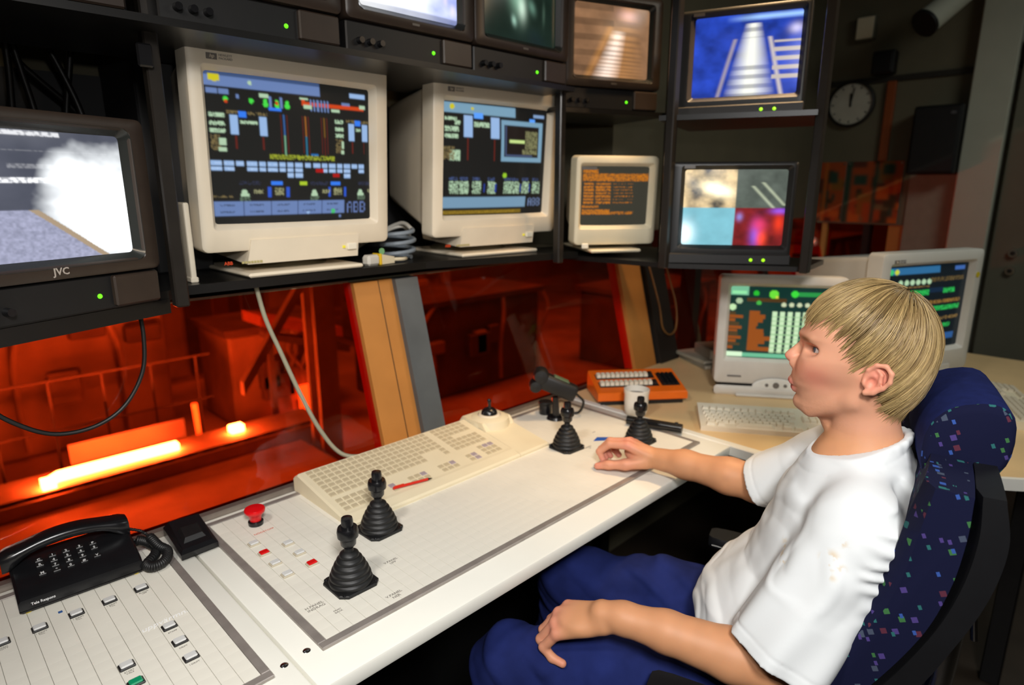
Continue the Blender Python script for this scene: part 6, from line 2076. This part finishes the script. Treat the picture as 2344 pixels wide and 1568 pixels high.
# collar ring
cr = []
for k in range(25):
    a = 2 * math.pi * k / 24
    x = 0.0225 - 0.0700 * math.cos(a)
    cr.append((x, 0.066 * math.sin(a), 1.0135 - 0.0275 * math.cos(a) - 0.004 * abs(math.sin(a))))
COLL = chain(cr, [0.0085] * 25, k=0.006, flat=((0.35, 0, 0.94), 1.5))
SHIRT += COLL


def shirt_post(p, f):
    a, b, z = p[..., 0], p[..., 1], p[..., 2]
    f_in = f
    torso = np.clip((1.0 - z) / 0.05, 0, 1)
    # folds: pulled up creases over the back, long drapes on the front and the sleeve
    back = np.clip((a - 0.03) / 0.06, 0, 1) * np.clip((z - 0.80) / 0.05, 0, 1) * np.clip((1.01 - z) / 0.03, 0, 1)
    wv = vnoise(p, 14, 1) * 2.2
    f = f + back * 0.0080 * np.sin((z * 1.0 + a * 0.35) * 205 + wv * 3.6 + b * 9) * (0.15 + 1.3 * vnoise(p, 26, 7))
    dr = np.sin((a * 0.75 + z * 0.55) * 95 + wv * 3.0 + b * 12)
    fr = np.clip((-0.02 - a) / 0.05, 0, 1) * torso
    f = f - fr * 0.0040 * np.clip(dr, -0.2, 1) * (0.2 + vnoise(p, 16, 9))
    lsl = np.clip((-b - 0.13) / 0.03, 0, 1) * np.clip((0.93 - z) / 0.05, 0, 1)
    f = f - lsl * 0.0042 * np.clip(np.sin((a * 0.92 - z * 0.30) * 120 + wv * 2.5), -0.3, 1) * (0.15 + vnoise(p, 18, 11))
    f = f + torso * 0.010 * (vnoise(p, 11, 5) - 0.5) + torso * 0.004 * (vnoise(p, 30, 6) - 0.5)
    for (c1, d, side) in ((LS1, ldir, -1), (RS1, rdir, 1)):
        q = p - c1
        t = q @ d
        rr = np.sqrt(((q - t[..., None] * d) ** 2).sum(-1))
        m = np.clip((t + 0.125) / 0.03, 0, 1) * np.clip((0.115 - rr) / 0.02, 0, 1) * (b * side > 0.08)
        f = f * (1 - m) + f_in * m
    # neck hole and the collar's upper rim
    er = np.sqrt(((a - 0.0225) / 0.0655) ** 2 + (b / 0.061) ** 2)
    f = np.maximum(f, -np.maximum((er - 1) * 0.06, 0.965 - z))
    tilt = (z - 1.0135) - (a - 0.0225) * 0.393
    f = f + np.where(er < 1.7, 0.0016 * np.exp(-((tilt + 0.014) / 0.0016) ** 2), 0)
    f = np.maximum(f, np.where(er < 1.45, tilt - 0.0075, -1.0))
    return f


sp_, sq_ = polygonise(SHIRT, 0.0030, shirt_post)
sp_ = relax(sp_, sq_, 2, 0.45)
scol = np.tile(np.array(S(222, 225, 226)), (len(sp_), 1))
rs2 = random.Random(3)
for (x, y, z, r_) in ((0.010, -0.20, 0.935, 0.006), (0.000, -0.205, 0.915, 0.007), (-0.002, -0.205, 0.898, 0.005), (-0.012, -0.2, 0.905, 0.006), (0.002, -0.205, 0.885, 0.005), (0.012, -0.205, 0.90, 0.006), (-0.07, -0.165, 0.865, 0.006), (0.10, -0.15, 0.95, 0.004)):
    k_ = blob(sp_, (x, y, z), (r_, 0.06, r_ * 0.8)) * (vnoise(sp_, 190, 8) > 0.48)
    scol = mixc(scol, 0.62 * k_, S(206, 172, 110))
M_shirt = attr_mat('white_cotton', 0.9, spec=0.12, bump=0.12, bscale=1400)
soft_obj('t_shirt', sp_, sq_, M_shirt, man, scol)

# trousers and shoes
TR = [ell((-0.085, 0.0, 0.535), (0.135, 0.165, 0.085)), ell((-0.02, 0.0, 0.57), (0.09, 0.15, 0.10), k=0.03)]
LK, RK = (-0.525, -0.262, 0.545), (-0.520, 0.035, 0.555)
LA, RA = (-0.545, -0.262, 0.10), (-0.60, 0.06, 0.10)
TR += chain([(-0.10, -0.085, 0.535), (-0.33, -0.185, 0.540), LK], [0.093, 0.080, 0.068], k=0.03)
TR += chain([(-0.10, 0.085, 0.535), (-0.33, 0.075, 0.545), RK], [0.093, 0.080, 0.068], k=0.03)
TR += chain([LK, (-0.535, -0.262, 0.32), LA], [0.068, 0.064, 0.058], k=0.03)
TR += chain([RK, (-0.56, 0.05, 0.32), RA], [0.068, 0.064, 0.058], k=0.03)


def tr_post(p, f):
    f = f + 0.016 * (vnoise(p, 12, 2) - 0.5) + 0.007 * (vnoise(p * np.array([1.0, 0.5, 1.3]), 34, 3) - 0.5)
    f = f - 0.005 * np.clip(np.sin((p[..., 0] * 0.8 + p[..., 2]) * 70 + vnoise(p, 9, 4) * 8), 0, 1)
    return np.maximum(f, 0.065 - p[..., 2])


tp_, tq_ = polygonise(TR, 0.0055, tr_post)
soft_obj('trousers', tp_, tq_, mat('navy_work_cloth', S(26, 36, 88), 0.9, var=0.25, scale=14, spec=0.15, bump=0.1, bscale=700), man)
for (a_, nm) in ((LA, 'shoe'), (RA, 'shoe')):
    SHO = [cap((a_[0] + 0.02, a_[1], 0.045), (a_[0] - 0.15, a_[1] - 0.02, 0.036), 0.040, 0.034, k=0.02), cap((a_[0], a_[1], 0.10), (a_[0] - 0.01, a_[1], 0.05), 0.040, 0.045, k=0.02)]
    p_, q_ = polygonise(SHO, 0.006, lambda p, f: np.maximum(f, 0.002 - p[..., 2]))
    soft_obj(nm, p_, q_, M_black, man)
